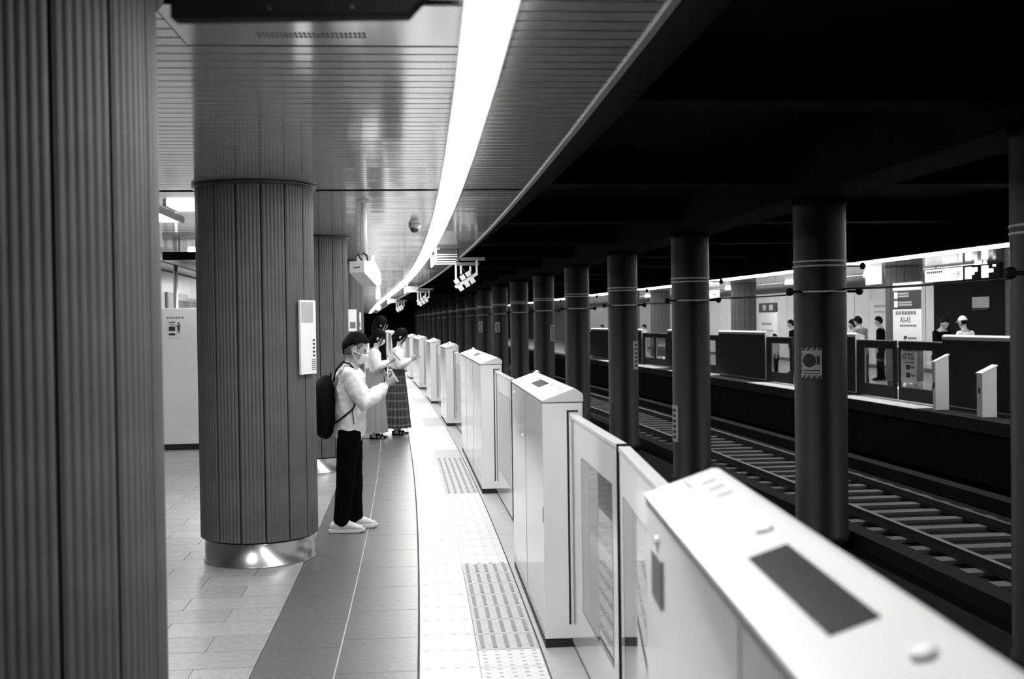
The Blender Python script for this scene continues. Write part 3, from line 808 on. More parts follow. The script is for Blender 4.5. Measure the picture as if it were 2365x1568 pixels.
# things behind the cabinet: notice frames, post, beam
r = thing('wall_notice_frame', 'grey framed notice board on the wall above the white cabinet', 'notice board', frame(21.0, WALL + .03))
MB().box(0, .03, 0, 2.2, 1.7, 2.35).build('frame', M_GREY, r); MB().box(.03, .034, .08, 2.12, 1.76, 2.28).build('sheet', M_PAPER2, r)
r = thing('ceiling_beam_rail', 'black rail under the ceiling behind the white cabinet', 'rail', Matrix.Identity(4))
sweep(MB(), rect(-3.52, -3.42, ZC - .10, ZC - .012), rng(13.0, 24, 1)).build('rail', M_BLACK, r)
sweep(MB(), rect(-3.50, -3.44, ZC - .012, ZC + .0), rng(13.0, 24, 1)).build('rail_mount', M_GREY, r)
r = thing('screen_post', 'slim steel post standing behind the white cabinet', 'post', frame(17.6, -3.50))
MB().lathe([(.035, 0), (.035, ZC - .1)], n=16).build('tube', M_STEEL, r, smooth=True); MB().lathe([(.08, 0), (.08, .012)], n=20).build('foot_plate', M_STEEL, r)
r = thing('glass_screen', 'grey framed glass screen behind the white cabinet', 'screen', frame(17.65, -3.50))
MB().box(-.02, .02, .03, 2.3, 2.12, 2.17).box(-.02, .02, .03, 2.3, .1, .15).box(-.02, .02, 2.26, 2.3, .15, 2.12).build('frame', M_GREY, r); MB().box(-.005, .005, .05, 2.26, .15, 2.12).build('pane', M_GLASS, r)
r = thing('hanging_sign', 'dark hanging sign board beyond the second pillar', 'sign', frame(14.6, -2.9))
MB().box(-.2, .9, -.05, .05, 2.56, 2.66).build('sign_box', M_MONITOR, r)
for x in (0, .7): MB().tube([(x, 0, 2.66), (x, 0, ZC)], .012).build('hanger_rod', M_GREY, r)

# ------------------------------------------------------------------ fittings on the opposite platform
def bars_of_print(r, fx, y0, y1, z, h, n, m=M_PRINT, face=-1):
    w = (y1 - y0) / n
    for q in range(n):
        MB().box(min(fx, fx + face * .003), max(fx, fx + face * .003), y0 + q * w + w * .12, y0 + (q + 1) * w - w * .12, z - h / 2 * random.uniform(.7, 1), z + h / 2).build('printed_character', m, r)
# framed sign column standing by the second opposite pillar (faces us: local +x is towards the tracks)
r = thing('direction_board', 'upright station board with black header reading A3-A5', 'sign', frame(24.0, 11.42, 0, PI))
MB().box(-.04, .0, -.68, .68, 1.0, 2.48).build('board', M_PAPER, r)
hd = MB().box(.0, .006, -.68, .68, 1.88, 2.30).build('header', M_PRINT, r)
for z0, z1 in ((2.12, 2.27), (1.92, 2.07)): MB().box(.006, .010, -.60, -.42, z0, z1).build('symbol_plate', M_PAPER, hd)
for z in (2.23, 2.17, 2.03, 1.97): MB().box(.006, .009, -.38, .1 if z > 2.1 else .25, z - .018, z + .018).build('printed_line', M_PAPER2, hd)
bars_of_print(r, .0, -.55, .45, 1.79, .09, 7, M_GREYP, 1)
text('A3-A5', .19, M_PRINT, r, T((.004, -.06, 1.63)) @ FACE_PX)
bars_of_print(r, .0, -.35, .45, 1.50, .05, 9, M_GREYP, 1)
MB().box(0, .003, -.15, .0, 1.20, 1.27).box(0, .003, -.15, -.09, 1.15, 1.18).build('printed_symbol', M_PRINT, r); bars_of_print(r, 0, .04, .45, 1.22, .06, 5, M_GREYP, 1)
MB().box(0, .004, -.68, .68, 1.075, 1.09).build('rule_line', M_PRINT, r)
# hanging exit sign with arrow
r = thing('hanging_exit_sign', 'bright backlit hanging sign with a black arrow, opposite platform', 'sign', frame(25.2, 13.0, 0, PI))
MB().box(-.08, -.002, -1.0, 2.35, 2.52, 2.86).build('sign_box', M_MONITOR, r)
fc = MB().box(-.002, .004, -.96, .82, 2.54, 2.84).build('bright_face', M_SIGNLIT, r)
MB().box(.004, .008, .36, .66, 2.685, 2.70).build('arrow_shaft', M_PRINT, fc)
for sg in (1, -1): MB().box(.004, .008, -.13, 0, -.009, .009, M=T((0, .67, 2.692)) @ Matrix.Rotation(sg * math.radians(40), 4, 'X')).build('arrow_barb', M_PRINT, fc)
bars_of_print(r, .004, -.86, -.1, 2.77, .06, 8, M_GREYP, 1)
text('A3-A5', .11, M_GREYP, r, T((.006, -.62, 2.61)) @ FACE_PX)
for y0, y1 in ((.92, 1.2), (1.62, 1.9)): MB().box(-.002, .004, y0, y1, 2.55, 2.82).build('bright_icon', M_SIGNICON, r)
for y0, y1, z0, z1 in ((1.2, 1.45, 2.70, 2.80), (1.2, 1.32, 2.64, 2.70), (1.92, 2.1, 2.66, 2.74), (2.08, 2.2, 2.78, 2.83)): MB().box(-.002, .004, y0, y1, z0, z1).build('bright_print', M_SIGNICON, r)
for y in (-.5, 1.6): MB().tube([(-.04, y, 2.86), (-.04, y, ZO)], .014).build('hanger_rod', M_GREY, r)
# bright square sign
r = thing('lit_square_sign', 'glowing square sign box hanging deep in the opposite platform', 'sign', frame(29.9, 13.5, 0, PI))
MB().box(-.06, -.001, -.52, .52, 2.60, 2.94).build('case', M_GREY, r); MB().box(-.001, .006, -.48, .48, 2.63, 2.91).build('bright_face', M_SIGNICON, r)
r = thing('arrow_sign', 'small pale arrow sign beside a column gap, opposite platform', 'sign', frame(40.9, 12.5, 0, PI))
MB().box(-.05, 0, -.5, .55, 2.45, 2.80).build('case', M_SIGNLIT, r); MB().box(0, .006, -.1, .25, 2.61, 2.64).box(0, .006, -.11, .0, -.012, .012, M=T((0, .27, 2.625)) @ Matrix.Rotation(.7, 4, 'X')).box(0, .006, -.11, 0, -.012, .012, M=T((0, .27, 2.625)) @ Matrix.Rotation(-.7, 4, 'X')).build('arrow', M_PRINT, r)
for y in (-.3, .3): MB().tube([(-.02, y, 2.8), (-.02, y, ZO)], .012).build('hanger_rod', M_GREY, r)
# posters and boards on the opposite wall
r = thing('wall_poster', 'large bright poster on the opposite wall behind the bending man', 'poster', frame(34.6, OWALL - .04, 0, PI))
MB().box(-.02, .0, -1.0, 1.15, .75, 2.25).build('board', M_PAPER, r); MB().box(0, .004, -.7, .8, 2.02, 2.10).box(0, .004, -.7, .3, 1.85, 1.9).build('printed_line', M_PAPER2, r)
r = thing('route_board', 'white route board with a black header beside the opposite pillar', 'sign', frame(39.3, 14.0, 0, PI))
MB().box(-.05, 0, -.85, .85, .95, 1.93).build('board', M_PAPER, r); h = MB().box(-.06, .01, -.85, .85, 1.93, 2.27).build('header', M_PRINT, r)
MB().box(.01, .014, -.45, -.1, 2.0, 2.2).box(.01, .014, .2, .55, 2.0, 2.2).build('symbol_plate', M_PAPER2, h)
bars_of_print(r, 0, -.6, .4, 1.5, .08, 6, M_GREYP, 1); bars_of_print(r, 0, -.6, .6, 1.25, .05, 9, M_GREYP, 1)
for y in (-.8, .8): MB().box(-.06, -.01, y - .03, y + .03, 0, .95).build('leg', M_GREY, r)
r = thing('door_plate', 'grey plate on the dark recess behind the worker', 'sign', frame(28.95, OWALL - .05, 0, PI))
MB().box(-.01, .02, -.42, .42, 1.92, 2.22).build('plate', M_PAPER2, r); MB().box(-.01, .04, -.42, .42, 1.86, 1.9).build('shelf', M_PRINT, r)
r = thing('wall_map', 'dark cornered map on the pale wall near the worker', 'map', frame(26.6, OWALL - .05, 0, PI))
MB().box(-.01, .01, -.5, .3, 1.3, 1.85).build('map_sheet', M_PAPER, r); MB().box(.01, .014, -.36, -.2, 1.75, 1.8).box(.01, .014, -.36, -.3, 1.62, 1.8).box(.01, .014, -.36, -.1, 1.32, 1.4).build('printed_corner', M_PRINT, r)
for i, (s, txt) in enumerate(((20.7, 'A1 A2a'), )):
    r = thing('door_window_sign', 'pale A1 A2a notice seen on the opposite sliding door', 'sign', frame(21.05, 10.0, 0, PI))
    MB().box(.028, .034, -.36, .28, .40, 1.02).build('sheet', M_PAPER, r)
    text(txt, .17, M_PRINT, r, T((.037, -.04, .90)) @ FACE_PX)
    MB().box(.034, .038, -.14, .02, .66, .75).box(.034, .038, -.14, .02, .50, .60).build('printed_symbol', M_PRINT, r)
    for z in (.71, .55): MB().box(.034, .037, .05, .22, z - .02, z + .02).build('printed_line', M_GREYP, r)
    for z in (.97, .80): MB().box(.034, .037, -.25, .2, z - .012, z + .012).build('printed_line', M_GREYP, r)

# ------------------------------------------------------------------ people
JOBS = []
def remesh(mb, name, m, parent, voxel, smooth=4, wr=0.0, wscale=14.0, M=None):
    """one continuous surface round the given pieces; finished in finish_surfaces()"""
    ob = bpy.data.objects.new(name, mb.mesh(name)); COL.objects.link(ob)
    if parent: ob.parent = parent
    if M is not None: ob.matrix_world = M
    md = ob.modifiers.new('r', 'REMESH'); md.mode = 'VOXEL'; md.voxel_size = voxel
    if smooth:
        ms = ob.modifiers.new('s', 'SMOOTH'); ms.factor = .5; ms.iterations = smooth
    JOBS.append((ob, m, wr, wscale))
    return ob
def finish_surfaces():
    dg = bpy.context.evaluated_depsgraph_get()
    done = [bpy.data.meshes.new_from_object(ob.evaluated_get(dg)) for ob, m, wr, ws in JOBS]
    for (ob, m, wr, wscale), out in zip(JOBS, done):
        ob.modifiers.clear(); ob.data = out; out.name = ob.name
        out.materials.clear(); out.materials.append(m)
        if wr:
            nv = len(out.vertices); co = [0.0] * (3 * nv); out.vertices.foreach_get('co', co)
            no = [0.0] * (3 * nv); out.vertices.foreach_get('normal', no)
            for q in range(nv):
                p = Vector(co[3 * q:3 * q + 3])
                k = wr * (noise.noise(Vector((p.x * wscale, p.y * wscale, p.z * wscale * .55 + p.x * 9))) + .5 * noise.noise(p * wscale * 2.3))
                for e in range(3): co[3 * q + e] += no[3 * q + e] * k
            out.vertices.foreach_set('co', co)
        out.polygons.foreach_set('use_smooth', [True] * len(out.polygons)); out.update()

def hand(mb, wrist, fdir, pn, curl=.5, side=1, k=1.0):
    """palm, four fingers and a thumb; fdir along the hand, pn the way the palm faces"""
    f = Vector(fdir).normalized(); n = Vector(pn); n = (n - f * n.dot(f)).normalized(); t = f.cross(n) * side
    def L(x, y, z): return Vector(wrist) + (f * x + t * y + n * z) * k
    mb.loft([L(0, 0, 0), L(.03, 0, .002), L(.065, 0, .003), L(.085, 0, .003)], [(.020 * k, .017 * k), (.030 * k, .015 * k), (.038 * k, .0135 * k), (.036 * k, .011 * k)], ref=t, n=12)
    for y, ln, ph in ((.029, .070, 0), (.010, .078, .05), (-.010, .073, .1), (-.029, .056, .18)):
        p = Vector((.082, y, .004)); a = .18 + ph * curl; pts = [L(*p)]
        for q, fr in enumerate((.45, .32, .27)):
            a += curl * (.75 if q else .6)
            p = p + Vector((math.cos(a), 0, math.sin(a))) * ln * fr; pts.append(L(*p))
        mb.loft(pts, [.0088 * k, .0082 * k, .0075 * k, .0062 * k], ref=t, n=8)
    p0 = (.022, .026, .006); p1 = (.045, .05, .016); p2 = (.068, .056, .026); p3 = (.088, .050, .034)
    mb.loft([L(*p0), L(*p1), L(*p2), L(*p3)], [.013 * k, .0112 * k, .0098 * k, .0078 * k], ref=f, n=8)

def head_shape(u, p):
    t = max(0, -u.z)
    p = Vector(p)
    p.y *= 1 - .30 * t ** 1.4
    if u.x > 0: p.x *= 1 + .03 * t; p.x += .012 * t * u.x
    else: p.x *= 1 - .38 * t
    if u.x > .2 and -.1 < u.z < .35: p.x -= .006 * (1 - abs(u.y))      # eye line
    return p
def head(mb, H):
    mb.ell((0, 0, 0), .098, .076, .118, n=28, m=20, M=H, fn=head_shape)
    mb.loft([H @ Vector(q) for q in ((.086, 0, .022), (.098, 0, .0), (.110, 0, -.026), (.094, 0, -.036))], [.008, .010, .013, .008], n=8)
    for sy in (-1, 1):
        mb.ell((-.004, sy * .079, -.012), .021, .009, .033, n=12, m=8, M=H)
        mb.loft([H @ Vector((.082, sy * .018, .034)), H @ Vector((.078, sy * .045, .034))], [.009, .008], n=8)
        mb.ell((.068, sy * .042, -.022), .02, .018, .016, n=10, m=6, M=H)
    mb.ell((.089, 0, -.058), .013, .024, .006, n=10, m=6, M=H)
    mb.ell((.089, 0, -.070), .013, .021, .007, n=10, m=6, M=H)
    mb.ell((.076, 0, -.102), .02, .022, .016, n=10, m=6, M=H)

def shell(H, sx, sy, sz, off, keep, amp=.006, n=44, m=30, thick=.004):
    """part of a slightly larger head surface, for hair and masks"""
    mb = MB()
    def fn(u, p):
        q = head_shape(u, p)
        q = Vector((q.x * sx, q.y * sy, q.z * sz)) + Vector(off)
        return q + Vector(u) * amp * (noise.noise(Vector(u) * 9) + .6 * noise.noise(Vector(u) * 23))
    mb.ell((0, 0, 0), .098, .076, .118, n=n, m=m, fn=fn)
    fs = []
    for f in mb.f:
        c = Vector((0, 0, 0))
        for i in f: c += Vector(mb.v[i])
        if keep(c / len(f)): fs.append(f)
    mb.f = fs; mb.v = [tuple(H @ Vector(v)) for v in mb.v]
    return mb
def shell_obj(mb, name, m, parent, thick=.006):
    me = mb.mesh(name, m, True); bm = bmesh.new(); bm.from_mesh(me)
    bmesh.ops.delete(bm, geom=[v for v in bm.verts if not v.link_faces], context='VERTS')
    bmesh.ops.recalc_face_normals(bm, faces=bm.faces)
    bmesh.ops.solidify(bm, geom=bm.faces[:], thickness=thick)
    bm.to_mesh(me); bm.free()
    me.polygons.foreach_set('use_smooth', [True] * len(me.polygons))
    return link(name, me, parent)

def person(label, M, S, group=None):
    g = S.get
    vx = g('voxel', .011)
    hx, hy, hz = g('head', (.05, 0, 1.53)); H = T((hx, hy, hz)) @ Matrix.Rotation(math.radians(g('hyaw', 0)), 4, 'Z') @ Matrix.Rotation(math.radians(g('hpitch', 15)), 4, 'Y') @ Matrix.Diagonal((.98 * g('hsize', 1), .98 * g('hsize', 1), .98 * g('hsize', 1), 1))
    lean = g('lean', 0.0)
    lx = lambda z: lean * max(0, (z - .9) / .5) ** 1.3
    wid = g('wid', 1.0)
    skin = g('skin', M_SKIN)
    A = g('arms'); Lg = g('legs')
    b = MB()
    torso = [(.80, .145, .100), (.92, .158, .108), (1.05, .132, .090), (1.18, .150, .100), (1.29, .166, .098), (1.355, .135, .075), (1.385, .07, .055)]
    b.loft([(lx(z), 0, z) for z, w, d in torso], [(w * wid, d * wid) for z, w, d in torso], n=18)
    b.loft([(lx(1.34), 0, 1.34), (lx(1.40) * .6 + hx * .4, 0, 1.41), (hx - .012, hy, hz - .07)], [(.062, .06), (.054, .055), (.052, .055)], n=14)
    head(b, H)
    for sd, y in (('R', -1), ('L', 1)):
        el, wr, fd, pn, cu = A[sd]
        sh = Vector((lx(1.33) - .01, y * .168 * wid, 1.325)); el = Vector(el); wr = Vector(wr)
        b.loft([sh, sh.lerp(el, .5), el, el.lerp(wr, .35), wr], [.05, .045, .039, .036, .026], n=12)
        hand(b, wr, fd, pn, cu, side=(1 if y < 0 else -1))
        kn, an = Lg[sd]; kn = Vector(kn); an = Vector(an); hp = Vector((0, y * .085, .84))
        b.loft([hp, hp.lerp(kn, .5), kn, kn.lerp(an, .35), an, an + Vector((0, 0, -.03))], [.085, .07, .052, .05, .034, .034], n=14)
        b.loft([an + Vector((-.03, 0, -.035)), an + Vector((.05, y * .005, -.045)), an + Vector((.14, y * .01, -.06))], [(.032, .03), (.036, .026), (.034, .015)], n=12)
    body = remesh(b, 'person', skin, None, g('bvoxel', vx), smooth=2, M=M)
    tag(body, label, 'person', group)
    for sy in (-1, 1):
        MB().ell((.0805, sy * .031, .012), .006, .011, .0055, n=10, m=6, M=H).build('eye', M_EYE, body, smooth=True)
    # hair ----------------------------------------------------------
    st = g('hair', 'short'); hm = g('hairmat', M_HAIR)
    if st == 'undercut':
        def keep(c):
            ph = abs(math.atan2(c.y, c.x)) / PI
            return c.z > (.080 if ph < .3 else .080 - .07 * (ph - .3) / .4 if ph < .7 else .010 - .06 * (ph - .7) / .2)
        shell_obj(shell(H, 1.10, 1.09, 1.16, (-.004, 0, .004), keep, amp=.011), 'hair', hm, body, .012)
        def keep2(c):
            ph = abs(math.atan2(c.y, c.x)) / PI
            return ph > .30 and c.z > (.05 - .5 * (ph - .30) if ph < .5 else -.05 - .06 * (ph - .5))
        shell_obj(shell(H, 1.03, 1.03, 1.05, (-.002, 0, .0), keep2, amp=.003), 'hair_sides', M_FADE, body, .004)
    elif st == 'short':
        def keep(c):
            ph = abs(math.atan2(c.y, c.x)) / PI
            return c.z > (.055 if ph < .3 else .055 - .11 * (ph - .3) / .35 if ph < .65 else -.07)
        shell_obj(shell(H, 1.11, 1.10, 1.13, (-.005, 0, .004), keep, amp=.010), 'hair', hm, body, .014)
    elif st == 'long':
        def keep(c):
            ph = abs(math.atan2(c.y, c.x)) / PI
            return c.z > (.050 if ph < .22 else .050 - .20 * (ph - .22) / .2 if ph < .42 else -.14)
        shell_obj(shell(H, 1.12, 1.13, 1.12, (-.006, 0, .003), keep, amp=.008), 'hair', hm, body, .014)
        hb = MB(); ln = g('hairlen', .22)
        hb.loft([H @ Vector((-.06, 0, .02)), H @ Vector((-.085, 0, -.06)), Vector((hx - .095, hy, hz - .15)), Vector((hx - .11, hy, hz - .10 - ln))], [(.07, .04), (.08, .045), (.075, .035), (.045, .02)], n=14)
        hb.build('hair_length', hm, body, smooth=True)
        for sy in (-1, 1):
            MB().loft([H @ Vector((.07, sy * .055, .07)), H @ Vector((.082, sy * .07, .02)), H @ Vector((.07, sy * .078, -.05)), H @ Vector((.055, sy * .075, -.11))], [.012, .012, .010, .004], n=8).build('hair_strand', hm, body, smooth=True)
    elif st == 'cap':
        def keep(c): return c.z > .035
        shell_obj(shell(H, 1.10, 1.10, 1.16, (0, 0, .004), keep, amp=.0), 'cap_crown', M_PAPER, body, .006)
        pk = MB(); vs = []
        for q in range(9):
            a = -1.0 + 2.0 * q / 8
            vs += [H @ Vector((.105 * math.cos(a), .082 * math.sin(a), .040)), H @ Vector((.105 * math.cos(a) + .065 * math.cos(a * .6), .082 * math.sin(a), .026))]
        pk.add(vs, [(2 * q, 2 * q + 1, 2 * q + 3, 2 * q + 2) for q in range(8)])
        shell_obj(pk, 'cap_peak', M_PAPER, body, .004)
        def keep3(c):
            ph = abs(math.atan2(c.y, c.x)) / PI
            return ph > .55 and -.05 < c.z < .04
        shell_obj(shell(H, 1.04, 1.04, 1.04, (-.002, 0, 0), keep3, amp=.003), 'hair', hm, body, .006)
    if g('mask'):
        mk = MB(); NA, NB = 16, 10; vs = []
        for q in range(NB + 1):
            for w_ in range(NA + 1):
                f_ = 2 * w_ / NA - 1; e_ = q / NB
                th = math.radians(88 + (10 if abs(f_) > .01 else 0) * abs(f_) + e_ * (68 - 18 * abs(f_) ** 2))
                fi = math.radians(60) * f_
                u = Vector((math.sin(th) * math.cos(fi), math.sin(th) * math.sin(fi), math.cos(th)))
                p_ = head_shape(u, (.098 * u.x, .076 * u.y, .118 * u.z)); bul = .012 * math.sin(PI * e_) * (1 - f_ * f_)
                vs.append(H @ Vector((p_.x * 1.12 + .010 + bul, p_.y * 1.07, p_.z * 1.04)))
        fs = [(q * (NA + 1) + w_, q * (NA + 1) + w_ + 1, (q + 1) * (NA + 1) + w_ + 1, (q + 1) * (NA + 1) + w_) for q in range(NB) for w_ in range(NA)]
        shell_obj(mk.add(vs, fs), 'face_mask', M_MASK, body, .003)
        for sy in (-1, 1):
            for z in (-.022, -.085):
                MB().tube([H @ Vector((.055, sy * .068, z)), H @ Vector((.03, sy * .080, z * .7 - .004)), H @ Vector((-.012, sy * .088, -.012 + z * .25))], .003, n=6).build('mask_strap', M_MASK, body)
    # top -----------------------------------------------------------
    tm = g('top', M_SHIRT); hem = g('hem', .78); inf = g('inf', .022); puff = g('puff', 0.0)
    c = MB()
    rows = [(hem, .168, .120), (hem + .06, .172, .125), (.98, .168, .122), (1.08, .160, .112), (1.18, .165, .112), (1.29, .176, .108), (1.335, .150, .082), (1.358, .088, .062)]
    if hem > .9: rows = [(hem, .150, .108)] + [r_ for r_ in rows if r_[0] > hem + .03]
    c.loft([(lx(z), 0, z) for z, w, d in rows], [((w + inf - .02) * wid, (d + inf - .02) * wid) for z, w, d in rows], n=24)
    for sd, y in (('R', -1), ('L', 1)):
        el, wr, fd, pn, cu = A[sd]; el = Vector(el); wr = Vector(wr)
        sh = Vector((lx(1.33) - .01, y * .165 * wid, 1.322))
        end = el.lerp(wr, g('sleeve', .9))
        if g('shortsleeve'):
            c.loft([sh, sh.lerp(el, .5), sh.lerp(el, .85)], [.066, .066, .064], n=16)
        else:
            c.loft([sh, sh.lerp(el, .5), el, el.lerp(wr, .4), end], [.062 + puff * .3, .060 + puff, .056 + puff, .052 + puff * 1.2, g('cuff', .036)], n=16)
    remesh(c, g('topname', 'shirt'), tm, body, vx, 4, wr=g('wr', .007), wscale=11)
    # collar
    MB().loft([(lx(1.36) * .9 - .045, 0, 1.375), (lx(1.40) * .8 + .0, 0, 1.392)], [(.07, .05), (.066, .055)], n=16)
    # bottoms -------------------------------------------------------
    bt = g('bottom', 'trousers'); bm_ = g('bottommat', M_BLKC)
    if bt == 'trousers':
        c = MB()
        c.loft([(0, 0, .78), (0, 0, .86), (0, 0, .96)], [(.165, .115), (.168, .118), (.15, .105)], n=18)
        for sd, y in (('R', -1), ('L', 1)):
            kn, an = Lg[sd]; kn = Vector(kn); an = Vector(an); hp = Vector((0, y * .083, .84)); f_ = g('fit', 1.0)
            c.loft([hp, hp.lerp(kn, .5), kn, kn.lerp(an, .5), an + Vector((0, 0, .035)), an + Vector((0, 0, .0))], [.105 * f_, .092 * f_, .078 * f_, .072 * f_, .066 * f_, .068 * f_], n=16)
        remesh(c, 'trousers', bm_, body, vx, 3, wr=.006, wscale=12)
    else:
        hemz = g('skirthem', .11); N = 72; vs = []; fs = []; rows_ = 16
        me_uv = []
        for i in range(rows_ + 1):
            t = i / rows_; z = 1.04 + (hemz - 1.04) * t
            R = .134 + .076 * t ** .7 + g('flare', .0) * t
            for q in range(N):
                a = 2 * PI * q / N
                w = 1 + (.02 + .05 * t) * math.sin(a * 12)
                vs.append((R * w * math.cos(a) * .88, R * w * math.sin(a) * 1.14, z)); me_uv.append((q / N, t))
        for i in range(rows_):
            for q in range(N): fs.append((i * N + q, i * N + (q + 1) % N, (i + 1) * N + (q + 1) % N, (i + 1) * N + q))
        mb = MB().add(vs, fs); me = mb.mesh('skirt', bm_, True)
        ul = me.uv_layers.new(name='UVMap')
        for poly in me.polygons:
            for li in poly.loop_indices:
                vi = me.loops[li].vertex_index; u_, v_ = me_uv[vi]
                if u_ == 0 and any(me_uv[me.loops[l2].vertex_index][0] > .9 for l2 in poly.loop_indices): u_ = 1.0
                ul.data[li].uv = (u_, v_)
        link('skirt', me, body)
        MB().lathe([(.133, 1.02), (.136, 1.03), (.136, 1.065), (.132, 1.07)], n=32).build('waistband', bm_, body, smooth=True)
    # shoes ---------------------------------------------------------
    sm = g('shoe', M_BLKC); so = g('sole', M_BLACK)
    for sd, y in (('R', -1), ('L', 1)):
        kn, an = Lg[sd]; ax, ay, az = an
        if g('sandal'):
            shp = MB().loft([(ax - .07, ay, .012), (ax, ay, .012), (ax + .10, ay, .012), (ax + .165, ay, .012)], [(.032, .011), (.036, .011), (.042, .011), (.03, .01)], n=14).build('sandal', M_BLKC, body, smooth=True)
            for x0, z0 in ((.09, .055), (.04, .075), (-.05, .06)):
                MB().loft([(ax + x0, ay - .042, .015), (ax + x0 - .01, ay - .025, z0), (ax + x0 - .01, ay + .025, z0), (ax + x0, ay + .042, .015)], [(.012, .006)] * 4, ref=(1, 0, 0), n=8).build('sandal_strap', M_BLKC, shp, smooth=True)
            continue
        c = MB()
        c.loft([(ax - .075, ay, .05), (ax - .045, ay, .062), (ax + .0, ay, .068), (ax + .06, ay + y * .004, .056), (ax + .12, ay + y * .008, .042), (ax + .165, ay + y * .008, .034)],
               [(.034, .036), (.040, .050), (.042, .052), (.046, .040), (.048, .028), (.036, .018)], n=18)
        s_ = remesh(c, 'shoe', sm, body, vx, 2) if vx < .01 else c.build('shoe', sm, body, smooth=True)
        c = MB()
        pr = [(-.112, .0), (-.095, .032), (-.05, .042), (.02, .042), (.09, .051), (.15, .047), (.185, .026), (.195, .0)]
        pts = [(ax + x, ay + w) for x, w in pr] + [(ax + x, ay - w) for x, w in pr[-2:0:-1]]
        n_ = len(pts)
        vs = [(x, y_, .003 + (.010 if x > ax + .15 else 0)) for x, y_ in pts] + [(x, y_, .030) for x, y_ in pts]
        c.add(vs, [tuple(range(n_ - 1, -1, -1)), tuple(range(n_, 2 * n_))] + [(k_, (k_ + 1) % n_, (k_ + 1) % n_ + n_, k_ + n_) for k_ in range(n_)])
        c.build('sole', so, s_, bevel=.004)
        MB().box(ax - .1, ax + .15, ay - .03, ay + .03, 0, .004).build('outsole', M_BLACK, s_)
    return body

def stand(s, d, yaw=0.0, k=1.0, z=0.0): return frame(s, d, z, yaw) @ Matrix.Scale(k, 4)
DOWN = lambda y, x=.02: ((x - .02, y * .235, 1.06), (x + .03, y * .235, .83), (.1, 0, -1), (0, -y, 0), .35)

# the man in the white shirt, facing the gates, reading his phone
man_arms = {'R': ((.135, -.235, 1.06), (.312, -.115, 1.212), (.75, .25, .55), (-.35, .85, .35), 1.15),
            'L': ((.14, .235, 1.06), (.305, .10, 1.195), (.75, -.3, .5), (-.3, -.85, .4), .9)}
man_legs = {'R': ((-.035, -.095, .47), (-.075, -.10, .085)), 'L': ((.02, .095, .47), (.028, .10, .085))}
MAN_M = stand(9.42, -.555, .02)
person('man in a white shirt and face mask reading his phone', MAN_M,
       dict(arms=man_arms, legs=man_legs, head=(.055, 0, 1.512), hpitch=24, hsize=1.05, hair='undercut', mask=True, top=M_SHIRT, hem=.79, inf=.032, puff=.013, cuff=.046, sleeve=.86, wr=.013, voxel=.0085, bvoxel=.0062,
            bottommat=M_BLKC, shoe=M_SHOE, sole=M_SOLE, lean=.012))
# his phone
ph = thing('smartphone', 'pale smartphone held up by the man in the white shirt', 'phone', MAN_M @ T((.368, -.045, 1.285)) @ Matrix.Rotation(math.radians(20), 4, 'Z') @ Matrix.Rotation(math.radians(-32), 4, 'Y'))
MB().box(-.005, .004, -.036, .036, -.062, .062).build('case', M_PAPER, ph, bevel=.004); MB().box(-.0065, -.005, -.032, .032, -.057, .057).build('screen', M_PAPER2, ph)
# his backpack
bp = thing('backpack', 'black backpack on the man in the white shirt', 'backpack', MAN_M)
c = MB()
c.loft([(-.205, 0, .82), (-.215, 0, .88), (-.222, 0, 1.0), (-.215, 0, 1.12), (-.200, 0, 1.21), (-.180, 0, 1.265)], [(.115, .075), (.145, .105), (.155, .115), (.150, .105), (.125, .085), (.07, .05)], n=22)
remesh(c, 'bag', M_BAG, bp, .011, 4, wr=.006, wscale=9)
c = MB(); c.loft([(-.30, 0, .90), (-.318, 0, .97), (-.31, 0, 1.05)], [(.09, .03), (.105, .034), (.09, .025)], n=16); remesh(c, 'front_pocket', M_BAG, bp, .011, 3, wr=.004)
for y in (-1, 1):
    MB().loft([(-.125, y * .085, 1.25), (-.10, y * .105, 1.345), (-.045, y * .115, 1.405), (.012, y * .11, 1.395), (.058, y * .11, 1.33), (.085, y * .12, 1.22), (.075, y * .15, 1.10), (.03, y * .19, 1.02), (-.06, y * .178, .95), (-.15, y * .13, .88)], [(.022, .006)] * 10, ref=(0, 1, .2), n=8).build('shoulder_strap', M_BAG, bp, smooth=True)
    MB().loft([(.025, y * .192, 1.03), (.035, y * .20, .98), (.042, y * .20, .90)], [(.008, .003)] * 3, n=6).build('loose_strap', M_BAG, bp)
MB().loft([(-.15, -.02, 1.275), (-.15, -.02, 1.31), (-.15, .02, 1.31), (-.15, .02, 1.275)], [.007] * 4, n=6).build('carry_loop', M_BAG, bp, smooth=True)

# the woman in the plaid skirt
w_arms = {'R': ((.03, -.22, 1.09), (.22, -.08, 1.17), (.85, .2, .4), (0, .8, .5), .9), 'L': ((.05, .22, 1.08), (.23, .07, 1.15), (.85, -.2, .4), (0, -.8, .5), .9)}
s_legs = {'R': ((0, -.075, .47), (-.02, -.075, .07)), 'L': ((.02, .08, .47), (.02, .08, .07))}
WM = stand(17.42, -.17, .1, .99)
person('woman in a pale blouse and long dark plaid skirt', WM, dict(arms=w_arms, legs=s_legs, head=(.075, 0, 1.535), hpitch=34, hair='long', hairlen=.12, top=M_BLOUSE, topname='blouse', hem=1.0, puff=.022, inf=.028, wr=.008, wid=.92, skin=M_SKIN2, bottom='skirt', bottommat=M_PLAID, sandal=True, lean=.03, flare=.03, voxel=.011))
ph = thing('smartphone', 'phone in the hands of the woman in the plaid skirt', 'phone', WM @ T((.34, 0, 1.235)) @ Matrix.Rotation(math.radians(-50), 4, 'Y'))
